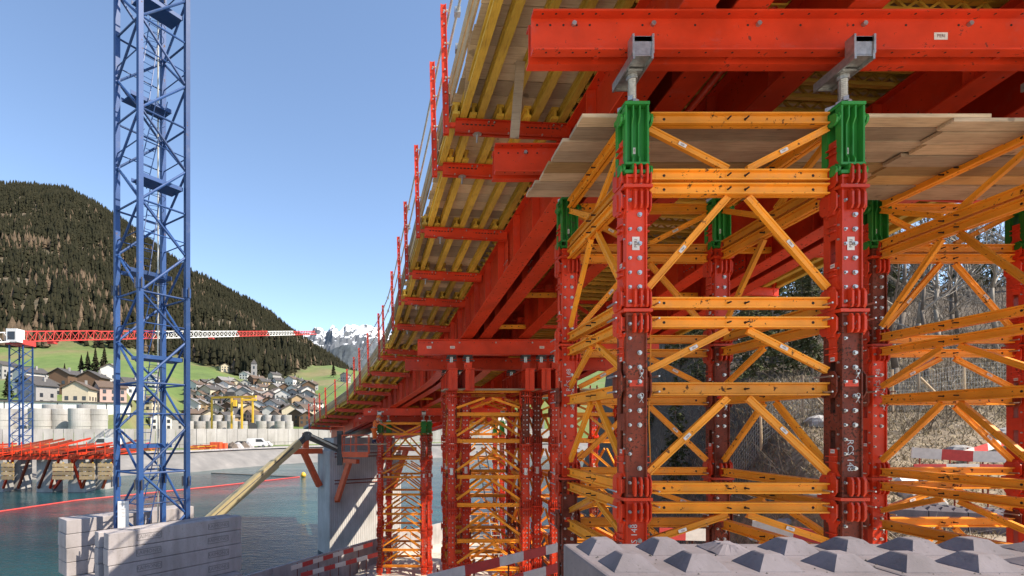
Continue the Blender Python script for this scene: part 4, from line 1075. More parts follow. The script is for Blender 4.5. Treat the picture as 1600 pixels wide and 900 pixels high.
# ------------------------------------------------------------------ village
WALLS = {'white': (0.52, 0.50, 0.47), 'cream': (0.46, 0.40, 0.29), 'ochre': (0.36, 0.25, 0.14), 'grey': (0.28, 0.27, 0.26), 'brown timber': (0.12, 0.07, 0.04), 'pink': (0.40, 0.28, 0.24)}
ROOFS = {'dark grey': (0.065, 0.06, 0.058), 'brown': (0.105, 0.072, 0.052), 'pale grey': (0.19, 0.18, 0.175), 'reddish': (0.20, 0.10, 0.07)}
for k, c in WALLS.items(): M['wall_' + k] = plain('plaster_' + k.replace(' ', '_'), c, 0.9, 0, 0.12, 1.5)
for k, c in ROOFS.items(): M['roof_' + k] = plain('roof_' + k.replace(' ', '_'), c, 0.85, 0, 0.3, 2.0)
M['glass'] = plain('window_glass', (0.03, 0.035, 0.045), 0.15, 0, 0.3, 3, 0)
def house(label, X, Y, w, d, h, rz, wall, roof, z=None, seed=0):
    z = vzn([X], [Y])[0] if z is None else z
    t = thing('house', label, 'house', (X, Y, z), 'houses of the village', rz)
    rr = random.Random(seed); rh = w * .28
    mb = MB(); hw, hd = w / 2, d / 2
    mb.add([(-hw, -hd, -2.5), (hw, -hd, -2.5), (hw, hd, -2.5), (-hw, hd, -2.5), (-hw, -hd, h), (hw, -hd, h), (hw, hd, h), (-hw, hd, h), (0, -hd, h + rh), (0, hd, h + rh)],
           [(3, 2, 1, 0), (0, 1, 5, 8, 4), (2, 3, 7, 9, 6), (1, 2, 6, 5), (3, 0, 4, 7), (4, 8, 9, 7), (5, 6, 9, 8)])
    mb.build('wall', 'wall_' + wall, t, world=False)
    rb = MB(); o = .7
    for s in (-1, 1):
        n = Vector((s * rh, 0, hw)).normalized() * .25; a = Vector((0, 0, h + rh + .06)); b = Vector((s * (hw + o), 0, h - o * rh / hw + .06))
        vs = [a + Vector((0, -hd - o, 0)), b + Vector((0, -hd - o, 0)), b + Vector((0, hd + o, 0)), a + Vector((0, hd + o, 0))]
        rb.add(vs + [v + Vector((0, 0, .28)) for v in vs], [(3, 2, 1, 0), (4, 5, 6, 7), (0, 1, 5, 4), (1, 2, 6, 5), (2, 3, 7, 6), (3, 0, 4, 7)])
    rf = rb.build('roof', 'roof_' + roof, t, world=False)
    MB().b2((hw * .3, hd * .2, h + rh * .4), (hw * .3 + .7, hd * .2 + .7, h + rh + .9)).build('chimney', 'wall_grey', rf, world=False)
    win = cached('win', lambda: MB().box((0, 0, 0), (1.25, .12, 1.5)).mesh('window', 'glass'))
    nf = max(1, int(h // 2.7)); nw = max(2, int(w // 2.8)); nd = max(2, int(d // 3))
    for f in range(nf):
        zz = 1.6 + 2.7 * f
        for k in range(nw): link('window', win, t, (-hw + (k + .5) * w / nw, -hd - .03, zz))
        for k in range(nd):
            o2 = link('window', win, t, (hw + .03, -hd + (k + .5) * d / nd, zz)); o2.rotation_euler = (0, 0, R(90))
    return t
spots = []
rv = random.Random(12)
fixed = [(8, 330, 'grey', 'dark grey', 12), (48, 235, 'white', 'dark grey', 11), (62, 225, 'grey', 'dark grey', 13), (60, 205, 'grey', 'dark grey', 12), (100, 232, 'brown timber', 'dark grey', 11), (119, 242, 'white', 'dark grey', 11), (125, 202, 'cream', 'brown', 12), (147, 225, 'brown timber', 'dark grey', 12), (170, 246, 'white', 'brown', 10), (172, 215, 'pink', 'brown', 11), (232, 260, 'cream', 'brown', 11), (205, 240, 'white', 'dark grey', 11), (250, 240, 'white', 'brown', 12), (270, 262, 'grey', 'dark grey', 11)]
for f in fixed: spots.append(f)
for Yr, n in ((318, 12), (338, 14), (362, 15), (390, 15), (420, 14), (448, 12)):
    for k in range(n):
        x = 296 + (k + rv.uniform(.15, .85)) * 196 / n
        spots.append((x, Yr + rv.uniform(-8, 8), rv.choice(['white', 'cream', 'white', 'ochre', 'grey', 'brown timber', 'pink', 'cream']), rv.choice(['dark grey', 'brown', 'dark grey', 'pale grey', 'brown']), rv.uniform(7.5, 11)))
for k in range(16): spots.append((640 + k * 15.5 + rv.uniform(-4, 4), rv.choice((245, 290, 330)) + rv.uniform(-10, 10), rv.choice(['white', 'cream', 'grey']), rv.choice(['dark grey', 'brown', 'pale grey']), rv.uniform(10, 14)))
for (x, Y, wa, ro, lb) in ((384, 560, 'white', 'pale grey', 0), (429, 540, 'grey', 'dark grey', 0), (350, 590, 'cream', 'brown', 0), (540, 600, 'grey', 'dark grey', 0), (240, 380, 'white', 'pale grey', 0)): spots.append((x, Y, wa, ro, 9))
spots.sort()
cnt = {}
for k, (x, Y, wa, ro, w) in enumerate(spots):
    zone = 'left of the big crane mast' if x < 180 else 'behind the big crane mast' if x < 296 else 'between the mast and the bridge' if x < 500 else 'seen between the tower legs'
    key = (wa, ro, zone); cnt.setdefault(key, []).append(k)
seen = {}
for k, (x, Y, wa, ro, w) in enumerate(spots):
    zone = 'left of big mast' if x < 180 else 'behind big mast' if x < 296 else 'before the bridge' if x < 500 else 'between tower legs'
    key = (wa, ro, zone); seen[key] = seen.get(key, 0) + 1
    if seen[key] - 1 >= len(ORD): continue
    lb = '%s house with %s roof, %s of these from left, %s' % (wa, ro, ORD[seen[key] - 1], zone)
    w = w * (.74 if x < 290 else 1.0); house(lb, (x - PX) / F * Y, Y, w, w * rv.uniform(.95, 1.35), rv.choice((5.4, 6.2, 8.1)), R(rv.uniform(-50, 35)), wa, ro, seed=k)
# church tower
Xc, Yc = (397 - PX) / F * 455, 455.0; zc = vzn([Xc], [Yc])[0]
t = thing('church_tower', 'tall slim stone church tower rising over the village roofs', 'church tower', (Xc, Yc, zc), None, R(12))
MB().b2((-2.3, -2.3, -3), (2.3, 2.3, 21)).build('shaft', 'wall_grey', t, world=False)
MB().loft([[Vector((a * 2.7, b * 2.7, 21)) for a, b in ((-1, -1), (1, -1), (1, 1), (-1, 1))], [Vector((a * .1, b * .1, 25)) for a, b in ((-1, -1), (1, -1), (1, 1), (-1, 1))]]).build('roof', 'roof_dark grey', t, world=False)
for zz in (7, 11.5, 16.5):
    MB().b2((-.7, -2.36, zz), (.7, -2.27, zz + 2.4)).build('window', 'glass', t, world=False); MB().b2((2.27, -.7, zz), (2.36, .7, zz + 2.4)).build('window', 'glass', t, world=False)
# white warehouse
def fp(x, Y, z): return Vector(((x - PX) / F * Y, Y, z))
a, b = fp(-130, 172, 0), fp(203, 200, 0); u = (b - a).normalized(); nrm = Vector((u.y, -u.x, 0)); Lw = (b - a).length
t = thing('warehouse', 'long white warehouse with dark roof edge behind the concrete rings', 'warehouse', tuple(a + Vector((0, 0, -2))))
MB().prof(a + Vector((0, 0, -2)), b + Vector((0, 0, -2)), [(0, 0), (-30, 0), (-30, 11.5), (0, 11.5)]).build('wall', 'white', t)
MB().prof(a - u * .5 + Vector((0, 0, 9.5)), b + u * .5 + Vector((0, 0, 9.5)), [(.5, 0), (-30.5, 0), (-30.5, .4), (0.5, .5)]).build('roof', 'roof_dark grey', t)
for k in range(1, 8): 
    c = a + u * (Lw * k / 8) + nrm * .1; MB().b2(c + Vector((-.10, -.10, -2)), c + Vector((.10, .10, 9.4))).build('downpipe', 'darkmetal', t)
MB().prof(a + u * 6 + Vector((0, 0, 3.6)), b - u * 2 + Vector((0, 0, 3.6)), [(2.2, 0), (.05, 0), (.05, .35), (2.2, .35)]).build('canopy', 'darkmetal', t)
# concrete ring stacks
def ring_stack(label, x, Y, n, D=5.6, h=1.75, zb=-1.1):
    c = fp(x, Y, zb); t = thing('ring_stack', label, 'concrete rings', tuple(c), 'stacks of concrete rings behind the wall')
    def f():
        mb = MB(); N = 28; prof = [(D / 2 - .4, 0), (D / 2 - .04, 0), (D / 2, .06), (D / 2, h - .08), (D / 2 - .04, h - .02), (D / 2 - .4, h - .02)]
        secs = [[Vector((r * math.cos(q), r * math.sin(q), z)) for r, z in prof] for q in [2 * math.pi * k / N for k in range(N + 1)]]
        return mb.loft(secs, False).mesh('ring', 'ring')
    me = cached(('ring', D, h), f)
    for k in range(n): link('ring', me, t, (rv.uniform(-.08, .08), rv.uniform(-.08, .08), k * h))
k = 0
for x in (5, 27, 62, 94, 124, 152): ring_stack('%s pale concrete ring stack from the left in front of the white warehouse' % ORD[k], x, 152 + (k % 2) * 4, 4); k += 1
for k2, x in enumerate((82, 136)): ring_stack('taller concrete ring stack %s in the back row near the warehouse' % ORD[k2], x, 166, 5)
for k2, x in enumerate((294, 312, 330, 347, 363, 379, 408, 424, 437, 450)): ring_stack('%s concrete ring stack from the left right of the big crane mast' % ORD[k2], x, 282 + (k2 % 2) * 5, 3)
for k2, x in enumerate((303, 320, 338, 357, 400, 416, 432, 446)): ring_stack('%s rear concrete ring stack from the left right of the big crane mast' % ORD[k2], x + 2, 292, 5)
# wall along the far bank
pts = [fp(x, WY(x) + 9 + 19, -5.3) for x in np.linspace(-60, 880, 60)]
t = thing('retaining_wall', 'long low grey wall of panels along the far shore', 'wall', tuple(pts[0]))
for p, q in zip(pts, pts[1:]):
    g = (q - p).normalized() * .06; MB().prof(p + g, q - g, [(.15, 0), (-.15, 0), (-.15, 5.3), (.15, 5.3)]).build('panel', 'ring', t)
t = thing('bank_rail', 'thin railing in front of the far grey wall', 'railing', tuple(pts[0]))
MB().path([p + Vector((0, -4, 1.2)) for p in pts], .04, 4).build('rail', 'darkmetal', t)
for p in pts: MB().tube(p + Vector((0, -4, 0)), p + Vector((0, -4, 1.2)), .05, 4).build('post', 'darkmetal', t)
# kerb along the top of the lined bank
pts = [fp(x, WY(x) + 9.3, -5.42) for x in np.linspace(-40, 880, 50)]
kerb = MB().loft([[p + Vector((0, -.5, 0)), p + Vector((0, .9, 0)), p + Vector((0, .9, .35)), p + Vector((0, -.5, .35))] for p in pts]).build('kerb', 'concrete'); kind(kerb, 'structure')
# yellow gantry crane
g = thing('gantry_crane', 'yellow gantry crane standing over the concrete rings', 'gantry crane', tuple(fp(360, 262, -1)))
zt = 15.2; y0 = 262
for x, yy in ((331, 268), (362, 262), (378, 258), (395, 258)): MB().b2(fp(x, yy, -1) - Vector((.42, .42, 0)), fp(x, yy, zt) + Vector((.42, .42, 0))).build('leg', 'yellow', g)
MB().bar(fp(331, 268, zt + .7), fp(400, 258, zt + .7), 1.1, 1.0).build('main_beam', 'yellow', g); MB().bar(fp(378, 258, zt - .9), fp(401, 257.9, zt - .9), 1.0, 1.0).build('trolley_beam', 'yellow', g)
MB().b2(fp(364, 260, zt - 4), fp(371, 262, zt - .8)).build('hoist', 'yellow', g); MB().tube(fp(395, 255.6, .8), fp(395, 256.4, .8), 2.2, 16).build('cable_drum', 'darkmetal', g)
MB().b2(fp(352, 263, zt + 1.5), fp(368, 265, zt + 3.4)).build('machine_house', 'darkmetal', g)

# vehicles
def vehicle(label, cat, name, x, Y, z, L_, H, W_, body, rz=0.0, van=False):
    t = thing(name, label, cat, tuple(fp(x, Y, z)), None, rz); l = L_ / 2
    side = [(-l, .35), (l, .35), (l, H * .52), (l * .80, H * .56), (l * .48, H), (-l * (.96 if van else .62), H), (-l, H * .6)]
    MB().add([(a, -W_ / 2, b) for a, b in side] + [(a, W_ / 2, b) for a, b in side], [tuple(range(7)), tuple(range(7, 14))[::-1]] + [(i, (i + 1) % 7, 7 + (i + 1) % 7, 7 + i) for i in range(7)]).build('body', body, t, world=False)
    for s in (-1, 1): MB().add([(l * .70, s * (W_ / 2 + .01), H * .60), (l * .44, s * (W_ / 2 + .01), H * .92), (-l * .1, s * (W_ / 2 + .01), H * .92), (-l * .1, s * (W_ / 2 + .01), H * .60)], [(0, 1, 2, 3)]).build('side_window', 'glass', t, world=False)
    for a in (-.62, .62):
        for s in (-1, 1):
            w = MB().tube((a * l, s * (W_ / 2 - .22), .36), (a * l, s * (W_ / 2 + .02), .36), .36, 14).build('wheel', 'black', t, world=False); MB().tube((a * l, s * (W_ / 2 + .021), .36), (a * l, s * (W_ / 2 + .03), .36), .2, 10).build('rim', 'steel', w, world=False)
    return t
gy = lambda x: WY(x) + 9 + 7
vehicle('white van parked on the far shore next to the scrap heap', 'van', 'parked_van', 402, gy(402), -5.2, 5.6, 2.5, 2.0, 'white', R(8), True)
vehicle('white car with blue load parked right of the white van', 'car', 'parked_car', 413, gy(413), -5.2, 4.6, 1.6, 1.8, 'white', R(5))
vehicle('dark car standing before the far grey wall', 'car', 'parked_car', 379, WY(379) + 24, -5.1, 4.6, 1.5, 1.8, 'darkmetal', R(-5))
vehicle('white truck partly behind the big crane mast, before the far wall', 'truck', 'parked_truck', 166, WY(166) + 24, -5.1, 6.5, 2.9, 2.3, 'white', R(175), True)
# material stacks on the far bank
M['blueplastic'] = plain('blue_tarp', (0.08, 0.14, 0.25), .6, 0, .2, 4)
for k, (x, n, mat, lb) in enumerate(((338, 0, 'oredmetal', 'big orange-red container of formwork parts on the far shore'), (346, 0, 'oredmetal', 'smaller orange-red crate right of the big container on the far shore'))):
    Y = gy(x) - 3; c = fp(x, Y, -5.3); t = thing('material_crate', lb, 'crate', tuple(c))
    MB().b2(c + Vector((-1.3, -1, 0)), c + Vector((1.3, 1, 1.9 - .3 * k))).build('body', mat, t)
    for q in (-1.0, 0, 1.0): MB().b2(c + Vector((q - .06, -1.06, 0)), c + Vector((q + .06, -1.0, 1.9 - .3 * k))).build('rib', mat, t)
for k, x in enumerate((188, 205, 225, 243, 300, 310, 320, 328)):
    Y = gy(x) - 4; c = fp(x, Y, -5.3); t = thing('beam_stack', 'stack of orange steel beams on the far shore, %s from the left' % ORD[k], 'beams', tuple(c), 'stacks of beams on the far shore')
    for q in range(5): MB().bar(c + Vector((-1.6 + rv.uniform(-.3, .3), rv.uniform(-.5, .5), .2 + .25 * q)), c + Vector((1.6 + rv.uniform(-.2, .2), rv.uniform(-.8, .8), .22 + .25 * q + rv.uniform(-.1, .2))), .22, .2).build('beam', 'oredmetal' if q % 3 else 'yellow', t)
for k, x in enumerate((364, 372, 381, 389)):
    Y = gy(x); c = fp(x, Y, -5.3); t = thing('scrap_heap', 'grey heap of debris on the far shore, %s from the left' % ORD[k], 'debris heap', tuple(c), 'debris heaps on the far shore')
    mb = MB(); secs = []
    for q, (rad, z) in enumerate(((1.6, -.1), (1.4, .5), (.9, 1.2), (.2, 1.7))): secs.append([c + Vector((rad * rv.uniform(.7, 1.2) * math.cos(e), rad * rv.uniform(.7, 1.2) * math.sin(e), z + rv.uniform(-.15, .15))) for e in [2 * math.pi * w_ / 9 for w_ in range(9)]])
    mb.loft(secs).build('debris', 'concrete' if k % 2 else 'bark', t)
# booms floating on the lake
for lb, pts in (('long red floating boom across the lake', [at(-20, 800, 818 * 9.3 / 130), at(120, 780, 818 * 9.3 / 110), at(330, 759, 818 * 9.3 / 89), at(468, 744, 818 * 9.3 / 74)]), ('dark floating boom closer to the far bank', [at(330, 738, 818 * 9.3 / 68), at(420, 742, 818 * 9.3 / 72), at(468, 744, 818 * 9.3 / 74)])):
    t = thing('floating_boom', lb, 'floating boom', tuple(pts[0])); MB().path([Vector((p.x, p.y, -9.45)) for p in pts], .10, 7).build('float', 'barred' if 'red' in lb else 'bark', t)
c = at(474, 743.5, 818 * 9.3 / 73.5); t = thing('buoy', 'small yellow buoy at the end of the red boom', 'buoy', (c.x, c.y, -9.5)); mb = MB()
mb.loft([[Vector((c.x + r * math.cos(q), c.y + r * math.sin(q), z)) for q in [k * .6283 for k in range(10)]] for r, z in ((.1, -9.7), (.5, -9.4), (.55, -9.1), (.35, -8.7), (.1, -8.55))]).build('float', 'yellow', t, True)
# ================================================================== BIG BLUE CRANE MAST
TH = R(52.8); UX = Vector((math.cos(TH), math.sin(TH), 0)); VX = Vector((-math.sin(TH), math.cos(TH), 0))
N0 = Vector((-9.08, 17.8, 0)); A_ = 1.70; ZB0 = -5.0
mast = thing('crane_mast', 'tall blue lattice crane mast standing between the concrete ballast blocks', 'crane', (N0.x, N0.y, ZB0))
cor = [N0, N0 + UX * A_, N0 + UX * A_ + VX * A_, N0 + VX * A_]
rotm = Matrix.Rotation(TH, 3, 'Z'); ZTOP = 19.0
for c in cor: MB().box((c.x, c.y, (ZB0 + ZTOP) / 2), (.165, .165, ZTOP - ZB0), rotm).build('leg', 'blue', mast)
H_ = 1.56; z = ZB0 + .35; lev = 0
while z < ZTOP - H_:
    for f in range(4):
        a, b = cor[f], cor[(f + 1) % 4]; d = (b - a).normalized()
        a2 = a + d * .09; b2 = b - d * .09
        if lev % 2 == 0: MB().tube((a2.x, a2.y, z), (b2.x, b2.y, z), .036, 7).build('horizontal_brace', 'blue', mast)
        up = (lev + f) % 2 == 0
        p, q = ((a2.x, a2.y, z + .06), (b2.x, b2.y, z + H_ - .06)) if up else ((b2.x, b2.y, z + .06), (a2.x, a2.y, z + H_ - .06))
        MB().tube(p, q, .045, 7).build('diagonal_brace', 'blue', mast)
        if lev % 2 == 1:
            MB().tube((a2.x, a2.y, z + .5), (b2.x, b2.y, z + .5), .022, 5).build('horizontal_brace', 'blue', mast)
    z += H_; lev += 1
for zj in (4.95, 16.5, -1.9):       # section joints
    for c in cor:
        MB().box((c.x, c.y, zj), (.20, .20, .34), rotm).build('section_joint', 'blue', mast)
        k = MB(); 
        for s in (-1, 1): k.tube((c.x + s * .12, c.y - .12, zj - .18), (c.x + s * .12, c.y - .12, zj + .18), .025, 6)
        kind(k.build('joint_bolts', 'darkmetal', mast), 'stuff')
cc = (cor[0] + cor[2]) / 2
plz = [ZB0 + 1.2 + 3.12 * k for k in range(8)]
for k, zp in enumerate(plz):
    s = 1 if k % 2 else -1
    ctr = cc + VX * (.38 * s); MB().box((ctr.x, ctr.y, zp), (A_ - .25, .72, .04), rotm).build('rest_platform', 'blue', mast)
    for e in (-1, 1): MB().bar(ctr - UX * (A_ / 2 - .1) + VX * (.36 * e) + Vector((0, 0, zp + .06)), ctr + UX * (A_ / 2 - .1) + VX * (.36 * e) + Vector((0, 0, zp + .06)), .02, .14).build('toe_board', 'blue', mast)
    # ladder up to the next platform, leaning, with hoops
    b0 = cc - VX * (.1 * s) - UX * .35 + Vector((0, 0, zp)); b1 = cc + VX * (.25 * s) + UX * .25 + Vector((0, 0, zp + 3.3))
    la = MB()
    for e in (-.19, .19): la.tube(b0 + UX * e, b1 + UX * e, .018, 5)
    for q in range(1, 12): m_ = b0.lerp(b1, q / 12); la.tube(m_ - UX * .19, m_ + UX * .19, .011, 4)
    la.build('ladder', 'blue', mast)
    for q in (.62, .74, .88):
        m_ = b0.lerp(b1, q); pts = [m_ + UX * (.33 * math.cos(w)) - VX * s * (.05 + .42 * math.sin(w)) for w in [math.pi * i / 8 for i in range(9)]]
        MB().path(pts, .010, 4).build('ladder_hoop', 'blue', mast)
cb = cor[2] - UX * .22 - VX * .05; MB().tube((cb.x, cb.y, ZB0 + 1), (cb.x, cb.y, ZTOP), .032, 8).build('power_cable', 'tube', mast)
sg = thing('sign_board', 'narrow white sign board leaning at the foot of the blue crane mast', 'sign', (-9.7, 17.9, -3.35))
phi = 20
MB().box((0, 0, .42), (.34, .02, .92), Matrix.Rotation(R(phi), 3, 'Z')).build('board', 'white', sg, world=False)
for k, (s, sz, zz) in enumerate((('CRANE 1', .062, .78), ('6.0 t', .055, .60), ('3.2 t', .055, .48), ('2.1 t', .055, .36))):
    lettering(s, sg, (.012 * math.sin(R(phi)), -.012, zz), sz, 'darkmetal', (0, 0, R(phi)))
# ================================================================== BALLAST
TB = R(48); UB = Vector((math.cos(TB), math.sin(TB), 0)); NB = Vector((math.sin(TB), -math.cos(TB), 0))
M['ballastmark'] = concrete('ballast_lettering', (0.20, 0.185, 0.185), 0.25)  # darker tone paints the shade of the recessed lettering and its frame
def ballast(label, corner, Lb, th, z1, group, marks=True):
    """one concrete ballast beam; corner = near end of its outer face at the top"""
    t = thing('ballast_block', label, 'ballast block', (corner.x, corner.y, z1 - .49), group, TB)
    import bmesh
    bm = bmesh.new(); bmesh.ops.create_cube(bm, size=1); bmesh.ops.scale(bm, vec=(Lb, th, .485), verts=bm.verts); bmesh.ops.translate(bm, vec=(Lb / 2, th / 2, .2425), verts=bm.verts)
    bmesh.ops.bevel(bm, geom=bm.edges[:], offset=.022, segments=2, affect='EDGES', profile=.6)
    me = bpy.data.meshes.new('body'); bm.to_mesh(me); bm.free(); me.materials.append(M['ballast']); link('body', me, t)
    if marks:
        for xc in (Lb * .27, Lb * .80):
            fr = MB(); w, h = .76, .20
            for zz in (-h / 2, h / 2): fr.b2((xc - w / 2, -.010, .255 + zz - .009), (xc + w / 2, .002, .255 + zz + .009))
            for s in (-1, 1): fr.b2((xc + s * w / 2 - .009, -.010, .255 - h / 2), (xc + s * w / 2 + .009, .002, .255 + h / 2))
            kind(fr.build('raised_frame', 'ballastmark', t, world=False), 'stuff')
            lettering('RAIMONDI', t, (xc, -.004, .255), .165, 'ballastmark', (0, 0, 0), extrude=.008)
        for xc in (.9, Lb - 1.0): MB().box((xc, th / 2, .487), (.16, .10, .012)).build('lifting_socket', 'darkmetal', t, world=False)
    return t
S0 = Vector((-9.13, 16.0, 0)); INW = -NB
nm4 = ('top', 'second from top', 'third from top', 'lowest')
for k in range(4):
    o = Vector((rv.uniform(-.012, .012), rv.uniform(-.012, .012), 0))
    ballast('%s beam of the front ballast stack with RAIMONDI lettering facing the camera' % nm4[k], S0 + o, 4.5, .42, -3.215 - .5 * k, 'front ballast stack')
    ballast('%s beam of the inner ballast stack just behind the front stack' % nm4[k], S0 + INW * .56 - UB * .10 + o, 4.5, .34, -3.225 - .5 * k, 'inner ballast stack', False)
    ballast('%s beam of the left ballast stack behind the crane mast' % nm4[k], Vector((-11.95, 18.36, 0)) + o, 4.6, .95, -3.215 - .5 * k, 'left ballast stack', False)
base = thing('crane_footing', 'grey footing beams under the crane ballast blocks', 'footing', tuple(S0 + Vector((0, 0, -6.6))))
c = S0 + UB * 2.2 + INW * 1.8
MB().box((c.x, c.y, -5.45), (4.2, 4.4, .46), Matrix.Rotation(TB, 3, 'Z')).build('slab', 'ballast', base)
for e in (-1.3, 1.3):
    q = c + UB * e; MB().box((q.x, q.y, -6.1), (.5, 4.0, .82), Matrix.Rotation(TB, 3, 'Z')).build('sleeper', 'ballast', base)

# ================================================================== CONCRETE PIER
def pier_mat():
    m, nt, b = newmat('board_marked_concrete'); L = nt.links
    tc = nt.nodes.new('ShaderNodeTexCoord'); w = nt.nodes.new('ShaderNodeTexWave'); w.wave_type = 'BANDS'; w.bands_direction = 'X'; w.inputs['Scale'].default_value = 1.9; w.inputs['Distortion'].default_value = .5; w.inputs['Detail'].default_value = 3
    L.new(tc.outputs['Object'], w.inputs[0]); n = noise_node(nt, .7, 6); n2 = noise_node(nt, 2.5, 5, .6, (1, 1, .15))
    r = ramp(nt, n.outputs[0], [(.3, (.44, .42, .40)), (.6, (.56, .54, .52)), (.8, (.62, .60, .58))]); r2 = ramp(nt, w.outputs[0], [(.0, (.72, .72, .72)), (.25, (1, 1, 1))]); r3 = ramp(nt, n2.outputs[0], [(.35, (.8, .79, .77)), (.6, (1, 1, 1))])
    c = r.outputs[0]
    for x in (r2, r3):
        mm = nt.nodes.new('ShaderNodeMix'); mm.data_type = 'RGBA'; mm.blend_type = 'MULTIPLY'; mm.inputs[0].default_value = .8; L.new(c, mm.inputs[6]); L.new(x.outputs[0], mm.inputs[7]); c = mm.outputs[2]
    L.new(c, b.inputs['Base Color']); b.inputs['Roughness'].default_value = .9; bump(nt, b, w.outputs[0], .6, .03); return m
M['piermark'] = pier_mat()
PR = R(30); pw = Vector((math.cos(PR), math.sin(PR), 0)); pn = Vector((-math.sin(PR), math.cos(PR), 0)); P0 = Vector((-5.77, 39.0, 0))
pier = thing('bridge_pier', 'board marked grey concrete bridge pier standing at the edge of the lake', 'bridge pier', (P0.x, P0.y, -13), None, PR)
MB().b2((0, 0, 0), (6.1, 2.5, 11.35)).build('shaft', 'piermark', pier, world=False)
MB().b2((.4, .2, 11.36), (5.7, 2.3, 12.3)).build('bearing_seat', 'pier', pier, world=False)
for k, (x, zt) in enumerate(((0.5, 9.6), (5.3, 10.4))):
    t = thing('pier_bracket', 'orange-red raking strut bracket on the pier face, %s one' % ('left', 'right')[k], 'bracket', (P0.x, P0.y, -13), 'strut brackets on the pier', PR)
    MB().b2((x - .12, -.14, zt - 2.1), (x + .28, -.01, zt - 1.7)).build('foot_plate', 'oredmetal', t, world=False)
    MB().bar((x, -.25, zt - 1.9), (x + .55, -1.3, zt + 1.0), .34, .34).build('strut', 'oredmetal', t, world=False)
    MB().bar((x + .2, -.02, zt + 1.05), (x + .7, -2.4, zt + 1.05), .3, .3).build('arm', 'oredmetal', t, world=False)
t = thing('pier_bracket', 'orange-red raking strut bracket on the far left side of the pier', 'bracket', (P0.x, P0.y, -13), 'strut brackets on the pier', PR)
MB().bar((-.2, 1.6, 8.6), (-1.5, 1.4, 11.2), .4, .4).build('strut', 'oredmetal', t, world=False); MB().bar((-.02, 1.6, 11.3), (-2.3, 1.5, 11.3), .4, .4).build('arm', 'oredmetal', t, world=False); MB().bar((-1.3, 1.6, 11.52), (-1.3, 1.6, 12.7), .4, .4).build('post', 'oredmetal', t, world=False)
for k in range(4):
    t = thing('wale_bar', 'thin dark tie bar along the pier top, %s from the bottom' % ORD[k], 'bar', (P0.x, P0.y, -13), 'tie bars along the pier', PR)
    zz = (8.9, 9.15, 10.9, 11.15)[k]; MB().tube((.3, -.25, zz), (6.2, -.25, zz), .045, 6).build('bar', 'worn_or_shaded_red', t, world=False)

# ================================================================== PARAPET AND BARRIERS ON THE PAD
pp = [(-8.6, 26.0), (-8.3, 26.4), (-6.2, 29.5), (-4.2, 32.4), (-2.3, 35.2), (0.2, 38.6), (2.9, 42.0), (6.5, 47)]
par = thing('parapet', 'low grey parapet of boards along the water edge in front of the pier', 'parapet', (-8.3, 26.4, -9))
ztop = lambda Y: np.interp(Y, [26, 35, 42, 47], [-7.45, -7.45, -7.5, -7.6])
for (a, b) in zip(pp, pp[1:]):
    for q in range(2):
        va = Vector((*a, 0)).lerp(Vector((*b, 0)), q / 2 + .004); vb = Vector((*a, 0)).lerp(Vector((*b, 0)), q / 2 + .496)
        za, zb = ztop(va.y), ztop(vb.y); d = (vb - va).normalized(); n_ = Vector((d.y, -d.x, 0)) * .07
        mb = MB(); mb.add([va - n_ + Vector((0, 0, -10.4)), vb - n_ + Vector((0, 0, -10.4)), vb + n_ + Vector((0, 0, -10.4)), va + n_ + Vector((0, 0, -10.4)), va - n_ + Vector((0, 0, za)), vb - n_ + Vector((0, 0, zb)), vb + n_ + Vector((0, 0, zb)), va + n_ + Vector((0, 0, za))],
               [(3, 2, 1, 0), (4, 5, 6, 7), (0, 1, 5, 4), (1, 2, 6, 5), (2, 3, 7, 6), (3, 0, 4, 7)]); mb.build('panel', 'concrete', par)
bn = 0
def barrier(label, pts, group, h=.20, rows=2, start=0):
    """barrier of red and white boards on steel posts; pts = board line at the top"""
    pts = [Vector(p) for p in pts]
    t = thing('barrier', label, 'barrier', tuple(pts[0] + Vector((0, 0, -1))), group); k = start
    for a, b in zip(pts, pts[1:]):
        L_ = (b - a).length; n = max(1, round(L_ / .78))
        for r in range(rows):
            for q in range(n):
                p = a.lerp(b, q / n) + Vector((0, 0, -.48 * r)); s = a.lerp(b, (q + 1) / n) + Vector((0, 0, -.48 * r))
                MB().bar(p, s, .032, h).build('board', 'barred' if (k + q + r) % 2 else 'crosswhite', t)
        d = (b - a).normalized(); nn = Vector((-d.y, d.x, 0)).normalized() * .05
        for q in range(max(2, int(L_ / 1.9) + 1)):
            p = a.lerp(b, (q + .3) / max(2, int(L_ / 1.9) + 1)) + nn; MB().tube((p.x, p.y, p.z - 1.25), (p.x, p.y, p.z + .16), .02, 6).build('post', 'worn_or_shaded_red', t)
        k += n
    return t
barrier('red and white board barrier along the pit edge left of the concrete blocks', [at(668, 906, 10.6), at(780, 878, 11.4), at(885, 852, 12.6)], 'barriers', .21)
barrier('red and white barrier on the pad before the far tower, left row', [at(455, 888, 27.2), at(520, 868, 29.5), at(582, 850, 31.6)], 'barriers', .24, 1)
barrier('red and white barrier on the pad, row closest to the tower feet', [at(470, 899, 26.6), at(540, 880, 28.5), at(590, 866, 30)], 'barriers', .24, 1, 1)
barrier('red and white barrier on the hillside at the right, upper row', [at(1424, 707, 15.6), at(1520, 713, 15.0), at(1640, 716, 14.4)], 'barriers', .31, 1)
barrier('red and white barrier on the hillside at the right, lower row', [at(1428, 733, 14.6), at(1530, 733, 14.2), at(1640, 736, 13.8)], 'barriers', .28, 1, 1)
barrier('red and white barrier rising behind the right hand barriers', [at(1500, 712, 16.6), at(1640, 668, 18.2)], 'barriers', .24, 1, 0)
